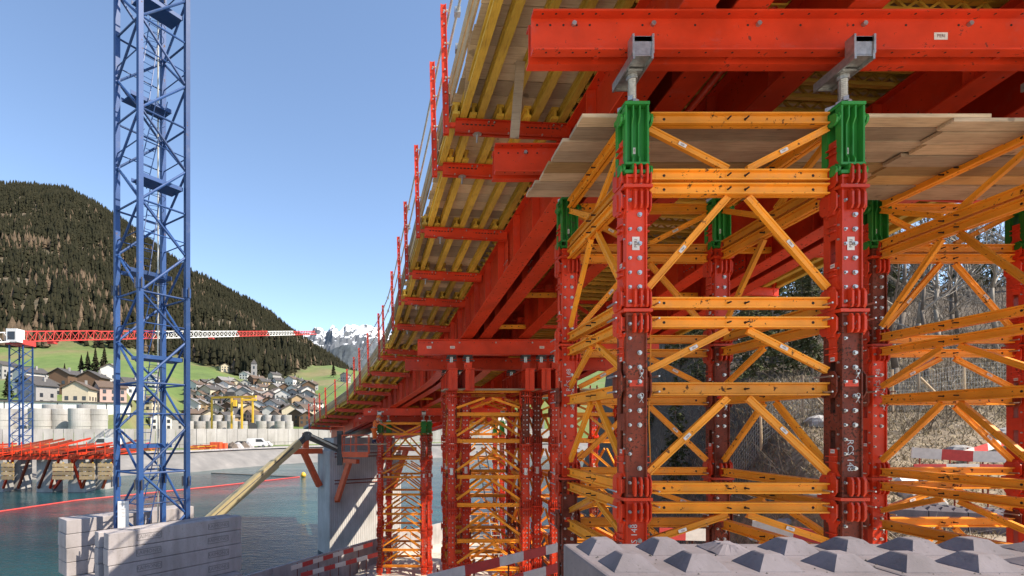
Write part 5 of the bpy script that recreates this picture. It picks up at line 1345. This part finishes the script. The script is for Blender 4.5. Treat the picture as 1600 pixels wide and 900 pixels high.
barrier('red and white barrier low behind the near tower, right of its rear leg', [at(1175, 822, 13.5), at(1240, 832, 13.0), at(1310, 846, 12.4)], 'barriers', .30, 1)
barrier('red and white barrier low behind the near tower, left of its rear leg', [at(1030, 834, 13.2), at(1112, 836, 13.2)], 'barriers', .30, 1, 1)
# second wall of studded blocks behind the right tower
for k in range(4):
    a = at(1390 + 62 * k, 795 + 3.0 * k, 14.2 - .35 * k); b = at(1390 + 62 * (k + 1) - 1.5, 795 + 3.0 * (k + 1), 14.2 - .35 * (k + 1))
    d = (b - a); ang = math.atan2(d.y, d.x); L_ = d.length
    t = thing('concrete_block', 'sunlit studded concrete block in the wall behind the right tower, %s from left' % ORD[k], 'concrete block', (a.x, a.y, a.z - .8), 'studded blocks behind the right tower', ang)
    MB().b2((0, 0, -.5), (L_, .8, .8)).build('body', 'lego', t, world=False)
    for q in range(3):
        for r in range(2):
            xc = L_ * (q + .5) / 3; yc = .2 + .4 * r
            MB().loft([[Vector((xc + s * e, yc + s2 * e, .8 + z_)) for s, s2 in ((-1, -1), (1, -1), (1, 1), (-1, 1))] for e, z_ in ((.14, 0.002), (.055, .095))]).build('stud', 'lego', t, world=False)

# ================================================================== BOOM LIFT
E0, E1 = Vector((-10.7, 24.2, -5.6)), Vector((-5.62, 29.5, -.40)); E2 = Vector((-3.95, 30.6, -1.22))
bl = thing('boom_lift', 'long beige boom lift reaching up from behind the ballast to the pier', 'boom lift', (-11, 24, -7.2))
d = (E1 - E0)
def boxbeam(a, b, w, h, ins=.0): return MB().bar(a, b, w, h)
boxbeam(E0, E0 + d * .72, .34, .50).build('lower_boom', 'hoist', bl); boxbeam(E0 + d * .60, E0 + d * .93, .27, .40).build('telescopic_boom', 'hoist', bl); boxbeam(E0 + d * .85, E1, .22, .30).build('boom_head', 'darkmetal', bl)
n_ = Vector((.0, -.22, -.02)); MB().path([E0 + d * .1 + n_, E0 + d * .88 + n_], .035, 5).build('hose', 'darkmetal', bl)
MB().bar(E0 + d * .05 + n_ * .8 + Vector((0, 0, .12)), E0 + d * .7 + n_ * .8 + Vector((0, 0, .12)), .03, .05).build('rib', 'darkmetal', bl)
MB().tube(E1 + Vector((0, -.25, 0)), E1 + Vector((0, .25, 0)), .26, 12).build('knuckle', 'darkmetal', bl)
boxbeam(E1, E2, .26, .36).build('upper_boom', 'darkmetal', bl); boxbeam(E1 + Vector((.1, -.22, .12)), E2 + Vector((-.1, -.22, .1)), .08, .10).build('hydraulic_cylinder', 'steel', bl)
MB().b2(E2 + Vector((-.12, -.2, -.9)), E2 + Vector((.18, .25, 1.1))).build('mast_plate', 'darkmetal', bl); MB().b2(E2 + Vector((-.05, -.3, .35)), E2 + Vector((.2, -.2, .9))).build('control_box', 'black', bl)
bk0 = E2 + Vector((.22, -.5, -.25)); bw, bd, bh = 1.5, .9, 1.1
MB().b2(bk0, bk0 + Vector((bw, bd, .10))).build('basket_floor', 'oredmetal', bl)
MB().b2(bk0 + Vector((0, -.03, -.16)), bk0 + Vector((bw, 0, .14))).build('kick_plate', 'oredmetal', bl)
for zz in (.55, 1.1):
    q = [bk0 + Vector((a * bw, b * bd, zz)) for a, b in ((0, 0), (1, 0), (1, 1), (0, 1), (0, 0))]; MB().path(q, .028, 6).build('basket_rail', 'oredmetal', bl)
for a, b in ((0, 0), (.33, 0), (.5, 0), (1, 0), (1, 1), (.5, 1), (0, 1)):
    q = bk0 + Vector((a * bw, b * bd, 0)); MB().tube(q, q + Vector((0, 0, 1.1)), .026, 6).build('basket_post', 'oredmetal', bl)
MB().path([E2 + Vector((-.5, -.2, 1.0)), E2 + Vector((-.5, -.2, 1.35)), E2 + Vector((.3, -.2, 1.35)), E2 + Vector((.3, -.2, .4))], .03, 6).build('guard_rail', 'oredmetal', bl)
MB().b2((-11.9, 23.0, -6.7), (-9.9, 25.2, -5.75)).build('turntable', 'hoist', bl); MB().b2((-12.0, 22.6, -7.1), (-9.8, 25.6, -6.72)).build('chassis', 'darkmetal', bl)
for a in (-11.9, -9.9):
    for b in (23.0, 25.2):
        w = MB().tube((a - .2, b, -6.95), (a + .2, b, -6.95), .45, 16).build('wheel', 'black', bl); MB().tube((a - .22, b, -6.95), (a + .22, b, -6.95), .22, 12).build('rim', 'hoist', w)

# ================================================================== PEOPLE
def skin_mesh(name, verts, edges, radii, mat, parent, root=0, sub=2):
    me = bpy.data.meshes.new(name); me.from_pydata(verts, edges, []); ob = bpy.data.objects.new(name, me); COL.objects.link(ob)
    mo = ob.modifiers.new('skin', 'SKIN'); ob.modifiers.new('sub', 'SUBSURF').levels = sub
    for k, r in enumerate(radii):
        me.skin_vertices[0].data[k].radius = (r, r) if not isinstance(r, tuple) else r
    me.skin_vertices[0].data[root].use_root = True
    bpy.context.view_layer.update(); dg = bpy.context.evaluated_depsgraph_get()
    m2 = bpy.data.meshes.new_from_object(ob.evaluated_get(dg)); bpy.data.objects.remove(ob)
    m2.materials.clear(); m2.materials.append(M[mat]); m2.shade_smooth(); m2.name = name
    return link(name, m2, parent)
def person(label, loc, rz, helmet, bend=0.0, scale=1.0, shorts=True, harness=True):
    t = thing('person', label, 'person', loc, None, rz)
    hp = Vector((0, 0, .93)); f = bend
    ch = hp + Vector((0, -.40 * math.sin(f), .40 * math.cos(f))); nk = hp + Vector((0, -.56 * math.sin(f), .56 * math.cos(f))); hd = nk + Vector((0, -.13 * math.sin(f + .25), .15 * math.cos(f + .25))); tp = hd + Vector((0, -.06, .10))
    J = [hp, hp.lerp(ch, .5), ch, nk, hd, tp]; E = [(0, 1), (1, 2), (2, 3), (3, 4), (4, 5)]; Rr = [(.155, .12), (.145, .105), (.175, .115), .062, .098, .07]
    arms = []
    for s in (-1, 1):
        sh = ch + Vector((s * .19, 0, .09)); el = sh + Vector((s * .10, -.20, -.20)); wr = el + Vector((-s * .04, -.25, .08 if s < 0 else -.02)); hn = wr + Vector((0, -.10, .0))
        k = len(J); J += [sh, el, wr, hn]; E += [(2, k), (k, k + 1), (k + 1, k + 2), (k + 2, k + 3)]; Rr += [.062, .046, .034, .040]; arms.append((sh, el, wr))
        for q in range(5):        # five short fingers
            m_ = len(J); b = hn + Vector(((q - 2) * .018, -.045, 0)); e = b + Vector((0, -.045 + .006 * abs(q - 2), -.02)); 
            if q == 0: b = wr + Vector((-s * .035, -.05, 0)); e = b + Vector((-s * .02, -.045, -.01))
            J += [b, e]; E += [(k + 3, m_), (m_, m_ + 1)]; Rr += [.010, .008]
        hpj = hp + Vector((s * .095, 0, -.04)); kn = hpj + Vector((s * .02, -.05, -.42)); an = kn + Vector((0, .05, -.40)); toe = an + Vector((0, -.17, -.05))
        k = len(J); J += [hpj, kn, an, toe]; E += [(0, k), (k, k + 1), (k + 1, k + 2), (k + 2, k + 3)]; Rr += [.098, .062, .042, .04]
    skin_mesh('body', [tuple(v) for v in J], E, Rr, 'skin', t)
    # jacket, trousers, boots over the body
    j = [hp + Vector((0, 0, .02)), hp.lerp(ch, .5), ch, ch.lerp(nk, .6)]; e = [(0, 1), (1, 2), (2, 3)]; r_ = [(.172, .135), (.16, .12), (.19, .13), .10]
    for (sh, el, wr) in arms: k = len(j); j += [sh, el, el.lerp(wr, .8)]; e += [(2, k), (k, k + 1), (k + 1, k + 2)]; r_ += [.078, .06, .05]
    skin_mesh('jacket', [tuple(v) for v in j], e, r_, 'hiviz', t)
    j = [hp + Vector((0, 0, .03))]; e = []; r_ = [(.165, .13)]; j2 = []; 
    for s in (-1, 1):
        hpj = hp + Vector((s * .095, 0, -.06)); kn = hpj + Vector((s * .02, -.05, -.42)); an = kn + Vector((0, .05, -.36)); k = len(j); j += [hpj, kn, an.lerp(kn, .55) if shorts else an]; e += [(0, k), (k, k + 1), (k + 1, k + 2)]; r_ += [.112, .082, .075]
        lo = [an.lerp(kn, .5), an.lerp(kn, .1), an + Vector((0, 0, -.04)), an + Vector((0, -.17, -.085))]; j2.append(lo)
    skin_mesh('trousers', [tuple(v) for v in j], e, r_, 'hiviz', t)
    for lo in j2: skin_mesh('boot', [tuple(v) for v in lo], [(0, 1), (1, 2), (2, 3)], [.07, .066, .062, .045], 'navy', t)
    hb = MB(); N = 14; hc = hd + Vector((0, -.02, .05))
    hb.loft([[hc + Vector((rr * math.cos(2 * math.pi * q / N), rr * 1.15 * math.sin(2 * math.pi * q / N), z_)) for q in range(N)] for rr, z_ in ((.155, -.01), (.128, .0), (.122, .06), (.09, .115), (.03, .135))]).build('helmet', helmet, t, True, world=False)
    fc = hd + Vector((0, -.095, -.01)); MB().box(fc + Vector((0, -.012, -.02)), (.025, .03, .04)).build('nose', 'skin', t, world=False)
    for s in (-1, 1): MB().box(fc + Vector((s * .035, .0, .015)), (.022, .012, .012)).build('eye', 'black', t, world=False); MB().box(hd + Vector((s * .1, 0, 0)), (.02, .035, .055)).build('ear', 'skin', t, world=False)
    MB().box(fc + Vector((0, .004, -.062)), (.045, .01, .01)).build('mouth', 'barred', t, world=False)
    if harness:
        for s in (-1, 1): MB().path([hp + Vector((s * .12, .14, .02)), ch + Vector((-s * .06, .145, 0)), ch + Vector((-s * .10, .02, .16)), ch + Vector((-s * .08, -.15, -.02))], .02, 5).build('harness_strap', 'navy', t, world=False)
    t.scale = (scale,) * 3
    return t
person('worker in orange clothes and helmet bending over the green heads of the far tower', (-1.98, 31.35, -.885), R(62), 'hiviz', .42, .97)
person('distant worker with a green helmet in orange jacket behind the middle towers', (4.75, 23.2, -5.0), R(-20), 'helmet_g', .1, 1.0, False, False)

# ladder beside the middle towers
for k, (a, b) in enumerate(((at(752, 705, 23.6), at(768, 792, 23.2)), (at(768, 790, 23.0), at(782, 885, 22.4)))):
    t = thing('access_ladder', 'grey aluminium ladder behind the middle towers, %s one' % ('upper', 'lower')[k], 'ladder', tuple(b), 'ladders behind the middle towers')
    for s in (-.2, .2): MB().tube(a + Vector((s, 0, 0)), b + Vector((s, 0, 0)), .03, 6).build('rail', 'steel', t)
    for q in range(1, 10): m_ = a.lerp(b, q / 10); MB().tube(m_ - Vector((.2, 0, 0)), m_ + Vector((.2, 0, 0)), .018, 5).build('rung', 'steel', t)

# ================================================================== FAR LEFT: SMALL CRANE AND WORK PLATFORM IN THE LAKE
sp = thing('tower_crane', 'small blue tower crane far off with a red and white jib', 'crane', tuple(at(33, 708, 90)))
mx, my, mz = at(33, 708, 90); mt = at(33, 540, 90).z; a_ = 1.15
for s in (-1, 1):
    for e in (-1, 1): MB().b2((mx + s * a_ - .1, my + e * a_ - .1, mz), (mx + s * a_ + .1, my + e * a_ + .1, mt)).build('leg', 'blue', sp)
br = MB(); z = mz; k = 0
while z < mt - .8:
    for e in (-1, 1):
        br.tube((mx - a_, my + e * a_, z), (mx + a_, my + e * a_, z + 1.5 if k % 2 else z), .06, 4); br.tube((mx + a_ * (1 if k % 2 else -1), my + e * a_, z), (mx - a_ * (1 if k % 2 else -1), my + e * a_, z + 1.5), .06, 4)
        br.tube((mx + e * a_, my - a_, z), (mx + e * a_, my + a_, z + 1.5), .06, 4)
    z += 1.5; k += 1
kind(br.build('bracing', 'blue', sp), 'stuff')
MB().b2((mx - 1.5, my - 1.5, mt), (mx + 1.5, my + 1.5, mt + .8)).build('slewing_ring', 'barred', sp)
cabc = at(24, 525, 88); MB().b2(cabc + Vector((-.9, -.9, -1.1)), cabc + Vector((.9, .9, 1.1))).build('cab', 'white', sp); MB().b2(cabc + Vector((-.6, -.95, -.7)), cabc + Vector((.6, -.91, .6))).build('cab_window', 'glass', sp)
J0 = at(36, 531, 90); J1 = at(492, 522.5, 186); J0.z = mt + .7; d = (J1 - J0); Lj = d.length; du = d.normalized(); sw = Vector((-du.y, du.x, 0)).normalized()
nseg = 7
for k in range(nseg):
    mat = 'barred' if k in (0, 1, 4, 6) else 'white'
    if k == 2 or k == 3: mat = 'white'
    a = J0 + d * (k / nseg); b = J0 + d * ((k + 1) / nseg); mb = MB(); hh = 1.75 - .10 * k
    for s in (-.7, .7): mb.bar(a + sw * s, b + sw * s, .16, .16)
    mb.bar(a + Vector((0, 0, hh)), b + Vector((0, 0, hh)), .18, .18)
    n = 9
    for q in range(n):
        c0 = a.lerp(b, q / n); c1 = a.lerp(b, (q + .5) / n); c2 = a.lerp(b, (q + 1) / n)
        for s in (-.7, .7): mb.bar(c0 + sw * s, c1 + Vector((0, 0, hh)), .09, .09); mb.bar(c2 + sw * s, c1 + Vector((0, 0, hh)), .09, .09)
        mb.bar(c0 - sw * .7, c0 + sw * .7, .07, .07)
    kind(mb.build('jib_section', mat, sp), 'stuff')
cj = J0 - du * 9; mb = MB()
for s in (-.7, .7): mb.bar(J0 + sw * s, cj + sw * s, .18, .18)
mb.bar(J0 + Vector((0, 0, 1.7)), cj + Vector((0, 0, 1.4)), .16, .16)
for q in range(7): c0 = J0.lerp(cj, q / 7); c1 = J0.lerp(cj, (q + .5) / 7); mb.bar(c0 + sw * .7, c1 + Vector((0, 0, 1.6)), .08, .08); mb.bar(c0 - sw * .7, c1 + Vector((0, 0, 1.6)), .08, .08)
kind(mb.build('counter_jib', 'white', sp), 'stuff'); MB().box(cj + Vector((0, 0, -.6)), (2.4, 2.0, 2.2)).build('counterweight', 'concrete', sp)
for px_ in (75, 392): 
    c = J0 + du * (Lj * (px_ - 36) / 456 * .6); MB().box(c + Vector((0, 0, -.35)), (1.2, 1.0, .4)).build('trolley', 'barred', sp)
# spit of land under the crane
mb = MB(); secs = []
for Y, zc in ((84, -10.4), (86, -4.6), (112, -4.3), (140, -5.0)):
    secs.append([at(-420, 0, Y) * 1 for _ in (0,)] and [Vector(((x - PX) / F * Y, Y, z_)) for x, z_ in ((-500, -12), (30 if Y < 90 else 60, -12), (20 if Y < 90 else 50, zc), (-500, zc))])
kind(mb.loft(secs).build('gravel_spit', 'ring'), 'structure')
# work platform: red steel over piers in the water
wp = thing('work_platform', 'sprawling red steel formwork platform on stub piers in the lake', 'platform', tuple(at(100, 735, 80)))
Yp = 80.0
for k, (x, w) in enumerate(((78, 2.4), (30, 2.4), (128, 2.6), (160, 2.2), (2, 2.2))):
    c = at(x, 766, Yp + (k % 2) * 3); MB().b2((c.x - w / 2, c.y - w / 2, -12), (c.x + w / 2, c.y + w / 2, -4.6)).build('stub_pier', 'pier', wp)
rr = random.Random(4)
for k in range(9):
    Y = Yp - 3 + k * 1.3; z0 = -4.4 + .12 * k; a = at(-30, 0, Y); b = at(182 - k * 1.5, 0, Y)
    MB().bar((a.x, Y, z0), (b.x, Y, z0 + .2), .3, .45).build('long_beam', 'worn_or_shaded_red' if k % 2 else 'red', wp)
for k in range(30):
    x = -20 + k * 7; a = at(x, 0, Yp - 3.4); z0 = -3.7 + rr.uniform(-.5, .5); MB().bar((a.x, Yp - 4.0, z0), (a.x + rr.uniform(-.3, .3), Yp + 8.5, z0 + 1.0 + rr.uniform(-.9, .9)), .2, .3).build('cross_beam', 'red' if k % 3 == 0 else 'worn_or_shaded_red', wp)
for k, (x0, x1) in enumerate(((78, 92), (28, 45), (85, 118), (128, 145), (128, 112), (160, 178), (5, 20), (60, 78))):
    a = at(x0, 765, Yp - 1.5); b = at(x1, 712, Yp - 3); a.z = -8.9; b.z = -4.5; MB().bar(a, b, .3, .3).build('raker', 'worn_or_shaded_red' if k % 2 else 'red', wp)
for k in range(14):
    a = at(-10 + k * 14.5, 0, Yp - 3.8); MB().tube((a.x, Yp - 3.8, -4.0), (a.x, Yp - 3.8, -1.9), .06, 5).build('rail_post', 'red', wp)
MB().tube((at(-10, 0, Yp - 3.8).x, Yp - 3.8, -2.9), (at(180, 0, Yp - 3.8).x, Yp - 3.8, -2.9), .05, 5).build('rail', 'red', wp)
for k, (x0, x1) in enumerate(((82, 114), (124, 148), (153, 176), (2, 22))):
    t = thing('form_panel', 'pale timber panel hanging under the red lake platform, %s from left' % ('second', 'third', 'fourth', 'first')[k], 'panel', tuple(at(x0, 740, Yp - 3.6)), 'timber panels under the lake platform')
    a = at(x0, 0, Yp - 3.6).x; b = at(x1, 0, Yp - 3.6).x
    for q in range(4): MB().b2((a, Yp - 3.65, -7.4 + .62 * q), (b, Yp - 3.55, -6.9 + .62 * q)).build('plank', 'sideboard', t)
    for q in (.15, .5, .85): MB().b2((a + (b - a) * q - .08, Yp - 3.54, -7.5), (a + (b - a) * q + .08, Yp - 3.4, -4.9)).build('batten', 'timber', t)
for k in range(8):
    x = rr.uniform(-10, 170); c = at(x, 0, 92 + rr.uniform(-3, 8)); t = thing('beam_stack', 'jumbled orange beams on the spit behind the lake platform, %s from the left' % ORD[k], 'beams', (c.x, c.y, -4.4), 'beam heaps on the spit')
    for q in range(5): MB().bar((c.x - 2.4, c.y + rr.uniform(-1, 1), -4.2 + .3 * q), (c.x + 2.4, c.y + rr.uniform(-1, 1), -4.2 + .3 * q + rr.uniform(-.3, .3)), .3, .3).build('beam', rr.choice(('red', 'oredmetal', 'yellow', 'crosswhite')), t)

# ================================================================== RIGHT HILLSIDE
def branch_mesh(seed, h, nlimb, twigs=5):
    r = random.Random(seed); tr = MB(); cr = MB()
    p = Vector((0, 0, -.4)); d = Vector((r.uniform(-.08, .08), r.uniform(-.08, .08), 1)); R0 = h * .015; stations = []
    n = 7
    for k in range(n):
        q = p + d.normalized() * (h / n * (1.0 if k else 1.1)); tr.tube(p, q, R0 * (1 - k / n) + .008, 6, R0 * (1 - (k + 1) / n) + .008); stations.append((q, k / n)); p = q; d += Vector((r.uniform(-.16, .16), r.uniform(-.16, .16), 0))
    def grow(p, d, L_, rad, depth):
        q = p + d * L_ * .5; d2 = (d + Vector((r.uniform(-.3, .3), r.uniform(-.3, .3), r.uniform(-.05, .3)))).normalized(); e = q + d2 * L_ * .5
        n = 4 if depth > 1 else 3
        cr.tube(p, q, rad, n, rad * .8); cr.tube(q, e, rad * .8, n, rad * .4)
        if depth <= 0: return
        for _ in range(twigs if depth > 1 else 4):
            f = r.uniform(.25, 1); b = p.lerp(q, f * 2) if f < .5 else q.lerp(e, f * 2 - 1)
            dd = (d2 + Vector((r.uniform(-.9, .9), r.uniform(-.9, .9), r.uniform(-.25, .75)))).normalized(); grow(b, dd, L_ * r.uniform(.35, .6), rad * .5, depth - 1)
    for k in range(nlimb):
        s, u = stations[r.randrange(1, n)]; a = r.uniform(0, 6.28); dd = Vector((math.cos(a), math.sin(a), r.uniform(.35, 1.1))).normalized(); grow(s, dd, h * r.uniform(.22, .36) * (1.1 - u * .6), R0 * .45 * (1 - u * .5), 2)
    return tr, cr
BT = []
for k in range(6):
    tr, cr = branch_mesh(60 + k, 8.5 + .6 * (k % 3), 15); m_ = 'palebark' if k % 2 else 'bark'
    BT.append((tr.mesh('trunk', m_, True, False), cr.mesh('crown', 'palebark' if k % 3 != 1 else 'bark', False, False)))
rt = random.Random(77); placed = []
def bare(X, Y, k, s, label='bare grey deciduous tree in the wood on the right hillside', group='bare trees on the right hillside'):
    z = gz(X, Y); t = thing('bare_tree', label, 'tree', (X, Y, z), group, rt.uniform(0, 6.28)); t.scale = (s, s, s)
    link('trunk', BT[k][0], t); link('crown', BT[k][1], t)
special = [(1448, 26, 0, 1.0, 'bare tree with a dark forked trunk left of centre behind the right tower'), (1555, 30, 3, 1.05, 'bare pale tree at the far right behind the right tower'), (1400, 24, 4, 1.1, 'bare tree with thin branches against the sky right of the near tower leg')]
for x, Y, k, s, lb in special: bare((x - PX) / F * Y, Y, k, s, lb, None)
n = 0
while n < 52:
    Y = rt.uniform(28, 70); x = rt.uniform(1120, 1900); X = (x - PX) / F * Y
    if X < 14 + .45 * (Y - 22) and Y > 20 and X < 12 + .42 * (Y - 20): continue
    if any((X - a) ** 2 + (Y - b) ** 2 < 3.2 for a, b in placed): continue
    placed.append((X, Y)); bare(X, Y, n % 6, rt.uniform(.75, 1.12)); n += 1
# dark conifers between them and on the crest
def conifer_mesh(seed, h=10.0):
    r = np.random.default_rng(seed); V = []; T = []
    for k in range(150):           # drooping branches set with small needle clumps
        u = (k + r.uniform(0, 1)) / 150; zz = h * (.05 + .93 * u); rad = h * .19 * (1 - u) ** .85 + .10; a = r.uniform(0, 6.28); l = rad * r.uniform(.6, 1.15); c, s = math.cos(a), math.sin(a)
        for q in range(int(6 + 16 * (1 - u))):
            f = r.uniform(.12, 1.0); sp = .22 * l * (1.05 - f * .6)
            p = np.array((c * l * f, s * l * f, zz - .34 * l * f * f)) + r.normal(0, 1, 3) * np.array((sp * .5, sp * .5, .05)); b = len(V); e = r.uniform(.07, .17)
            for _ in range(3): V.append(tuple(p + r.normal(0, e, 3) * np.array((1, 1, .7))))
            T.append((b, b + 1, b + 2))
    return tri_mesh('crown', V, T, 'spruce')
M['spruce'] = foliage('spruce_needles', (0.045, 0.055, 0.022), (0.085, 0.085, 0.040))
CM = [conifer_mesh(90 + k) for k in range(4)]; CTR = MB().tube((0, 0, -.5), (0, 0, 9.5), .16, 7, .02).mesh('trunk', 'bark')
n = 0; rt = random.Random(5)
while n < 60:
    if n < 14: x = rt.uniform(1005, 1290); Y = rt.uniform(28, 44)
    elif n < 26: x = rt.uniform(1000, 1330); Y = rt.uniform(42, 68)
    else: x = rt.uniform(1370, 1900); Y = rt.uniform(50, 85)
    X = (x - PX) / F * Y
    if any((X - a) ** 2 + (Y - b) ** 2 < 3.5 for a, b in placed): continue
    placed.append((X, Y)); z = gz(X, Y); s = rt.uniform(.55, .85) if n < 14 else rt.uniform(.75, 1.15)
    t = thing('conifer_tree', 'dark conifer in the shaded wood behind the near tower' if n < 26 else 'dark conifer on the crest of the right hillside', 'tree', (X, Y, z), 'dark conifers behind the near tower' if n < 26 else 'conifers on the crest of the right hillside', rt.uniform(0, 6.28)); t.scale = (s, s, s * rt.uniform(.9, 1.15))
    link('trunk', CTR, t); link('crown', CM[n % 4], t); n += 1
# dry grass, brush and twigs on the slope
def blades(name, N, xr, yr, hmin, hmax, mat, seed, lean=.5, wid=.012, cond=None):
    r = np.random.default_rng(seed); Y = r.uniform(*yr, N); X = r.uniform(*xr, N) if xr[1] < 900 else (r.uniform(xr[0], xr[1], N) - PX) / F * Y
    k = cond(X, Y) if cond else np.ones(N, bool); X, Y = X[k], Y[k]; N = len(X); Z = ground_z(X, Y); h = r.uniform(hmin, hmax, N); a = r.uniform(0, 6.28, N); w = wid * (1 + Y / 16)
    lx, ly = r.normal(0, lean, N) * h, r.normal(0, lean, N) * h
    V = np.stack([np.stack([X - np.cos(a) * w, Y - np.sin(a) * w, Z - .02], -1), np.stack([X + np.cos(a) * w, Y + np.sin(a) * w, Z - .02], -1), np.stack([X + lx, Y + ly, Z + h], -1)], 1)
    return kind(link(name, tri_mesh(name, V.reshape(-1, 3), np.arange(3 * N).reshape(-1, 3), mat)), 'stuff')
M['drygrass'] = plain('dry_grass', (0.27, 0.215, 0.125), .9, 0, .45, 2.0, 0)
M['brush'] = plain('dead_brush', (0.11, 0.083, 0.058), .9, 0, .5, 3.0, 0)
M['paletwig'] = plain('pale_twigs', (0.42, 0.38, 0.33), .8, 0, .3, 3.0, 0)
slope = lambda X, Y: X > 6.2 + .22 * np.clip(Y - 14, 0, 100)
blades('dry_grass', 36000, (960, 1800), (13, 30), .04, .20, 'drygrass', 1, .7, .010, slope)
blades('brush', 11000, (960, 1800), (16, 60), .3, 1.5, 'brush', 2, .5, .006, lambda X, Y: slope(X, Y) & (Y > 19))
blades('fallen_twigs', 9000, (960, 1800), (13, 60), .05, .5, 'paletwig', 3, 2.2, .005, slope)
# stones and debris
M['stone'] = concrete('field_stone', (0.38, 0.36, 0.34), .3, 2)
def stone(label, X, Y, s, group=None):
    r = random.Random(int(X * 100)); z = gz(X, Y); t = thing('boulder', label, 'stone', (X, Y, z), group); N = 9
    secs = [[Vector((X + s * q * r.uniform(.8, 1.15) * math.cos(2 * math.pi * k / N), Y + s * q * r.uniform(.8, 1.15) * math.sin(2 * math.pi * k / N), z + s * zz + r.uniform(-.05, .05) * s)) for k in range(N)] for q, zz in ((.95, -.2), (1, .2), (.75, .5), (.25, .65))]
    MB().loft(secs).build('stone', 'stone', t)
for k, (x, Y, s) in enumerate(((1280, 21, .55), (1228, 17.4, .28), (1275, 17.0, .35), (1182, 17.2, .25), (1500, 17.5, .4), (1580, 18.5, .5), (1460, 15.2, .3), (1540, 14.9, .35), (1420, 15.6, .3))): stone('pale stone on the dry slope behind the towers, %s of nine' % ORD[k], (x - PX) / F * Y, Y, s, 'stones on the slope')
for k, (x, Y) in enumerate(((1185, 18.0), (1225, 17.0), (1268, 16.6), (1410, 16))):
    X = (x - PX) / F * Y; t = thing('plastic_sheet', 'crumpled white sheet scrap on the dry slope, %s from left' % ORD[k], 'litter', (X, Y, gz(X, Y)), 'white scraps on the slope'); mb = MB(); z = gz(X, Y)
    vs = [(X + i * .22 + rt.uniform(-.05, .05), Y + j * .3 + rt.uniform(-.05, .05), z + .1 + rt.uniform(0, .25)) for j in range(3) for i in range(4)]
    fs = [(j * 4 + i, j * 4 + i + 1, j * 4 + i + 5, j * 4 + i + 4) for j in range(2) for i in range(3)]
    mb.add(vs + [(a, b, c - .02) for a, b, c in vs], fs + [tuple(q + 12 for q in f[::-1]) for f in fs]).build('sheet', 'white', t)
# wire fence along the slope
fl = [(1020, 22.5), (1075, 22.3), (1135, 22.2), (1190, 22.0), (1255, 22.0), (1325, 21.8), (1395, 21.6), (1437, 21.5), (1508, 21.5), (1580, 21.5), (1660, 21.5)]
fp_ = [Vector(((x - PX) / F * Y, Y, gz((x - PX) / F * Y, Y))) for x, Y in fl]
f = thing('wire_fence', 'wire mesh fence on wooden posts across the right slope', 'fence', tuple(fp_[0]))
for k, p in enumerate(fp_):
    MB().tube(p + Vector((0, 0, -.3)), p + Vector((rt.uniform(-.06, .06), 0, 1.75)), .055, 7, .045).build('post', 'plank', f)
    if k % 3 == 1: MB().tube(p + Vector((.9, -.5, 0)), p + Vector((.02, 0, 1.4)), .045, 6).build('brace_post', 'plank', f)
wm = MB()
for a, b in zip(fp_, fp_[1:]):
    for q in range(9): wm.tube(a + Vector((0, -.03, .1 + .19 * q)), b + Vector((0, -.03, .1 + .19 * q)), .004, 3)
    n = 16
    for q in range(n): c = a.lerp(b, q / n); wm.tube(c + Vector((0, -.03, .1)), c + Vector((0, -.03, 1.62)), .0035, 3)
kind(wm.build('wire_mesh', 'steel', f), 'stuff')
# gravel heap and soil mounds, hanging rope on the near tower
t = thing('rope', 'thin orange rope hanging beside the front left tower leg', 'rope', (2.92, 6.3, 1.3)); MB().path([Vector((2.93 + .012 * math.sin(k * 1.3), 6.32, 1.35 - .32 * k)) for k in range(10)], .008, 5).build('strand', 'orange', t)
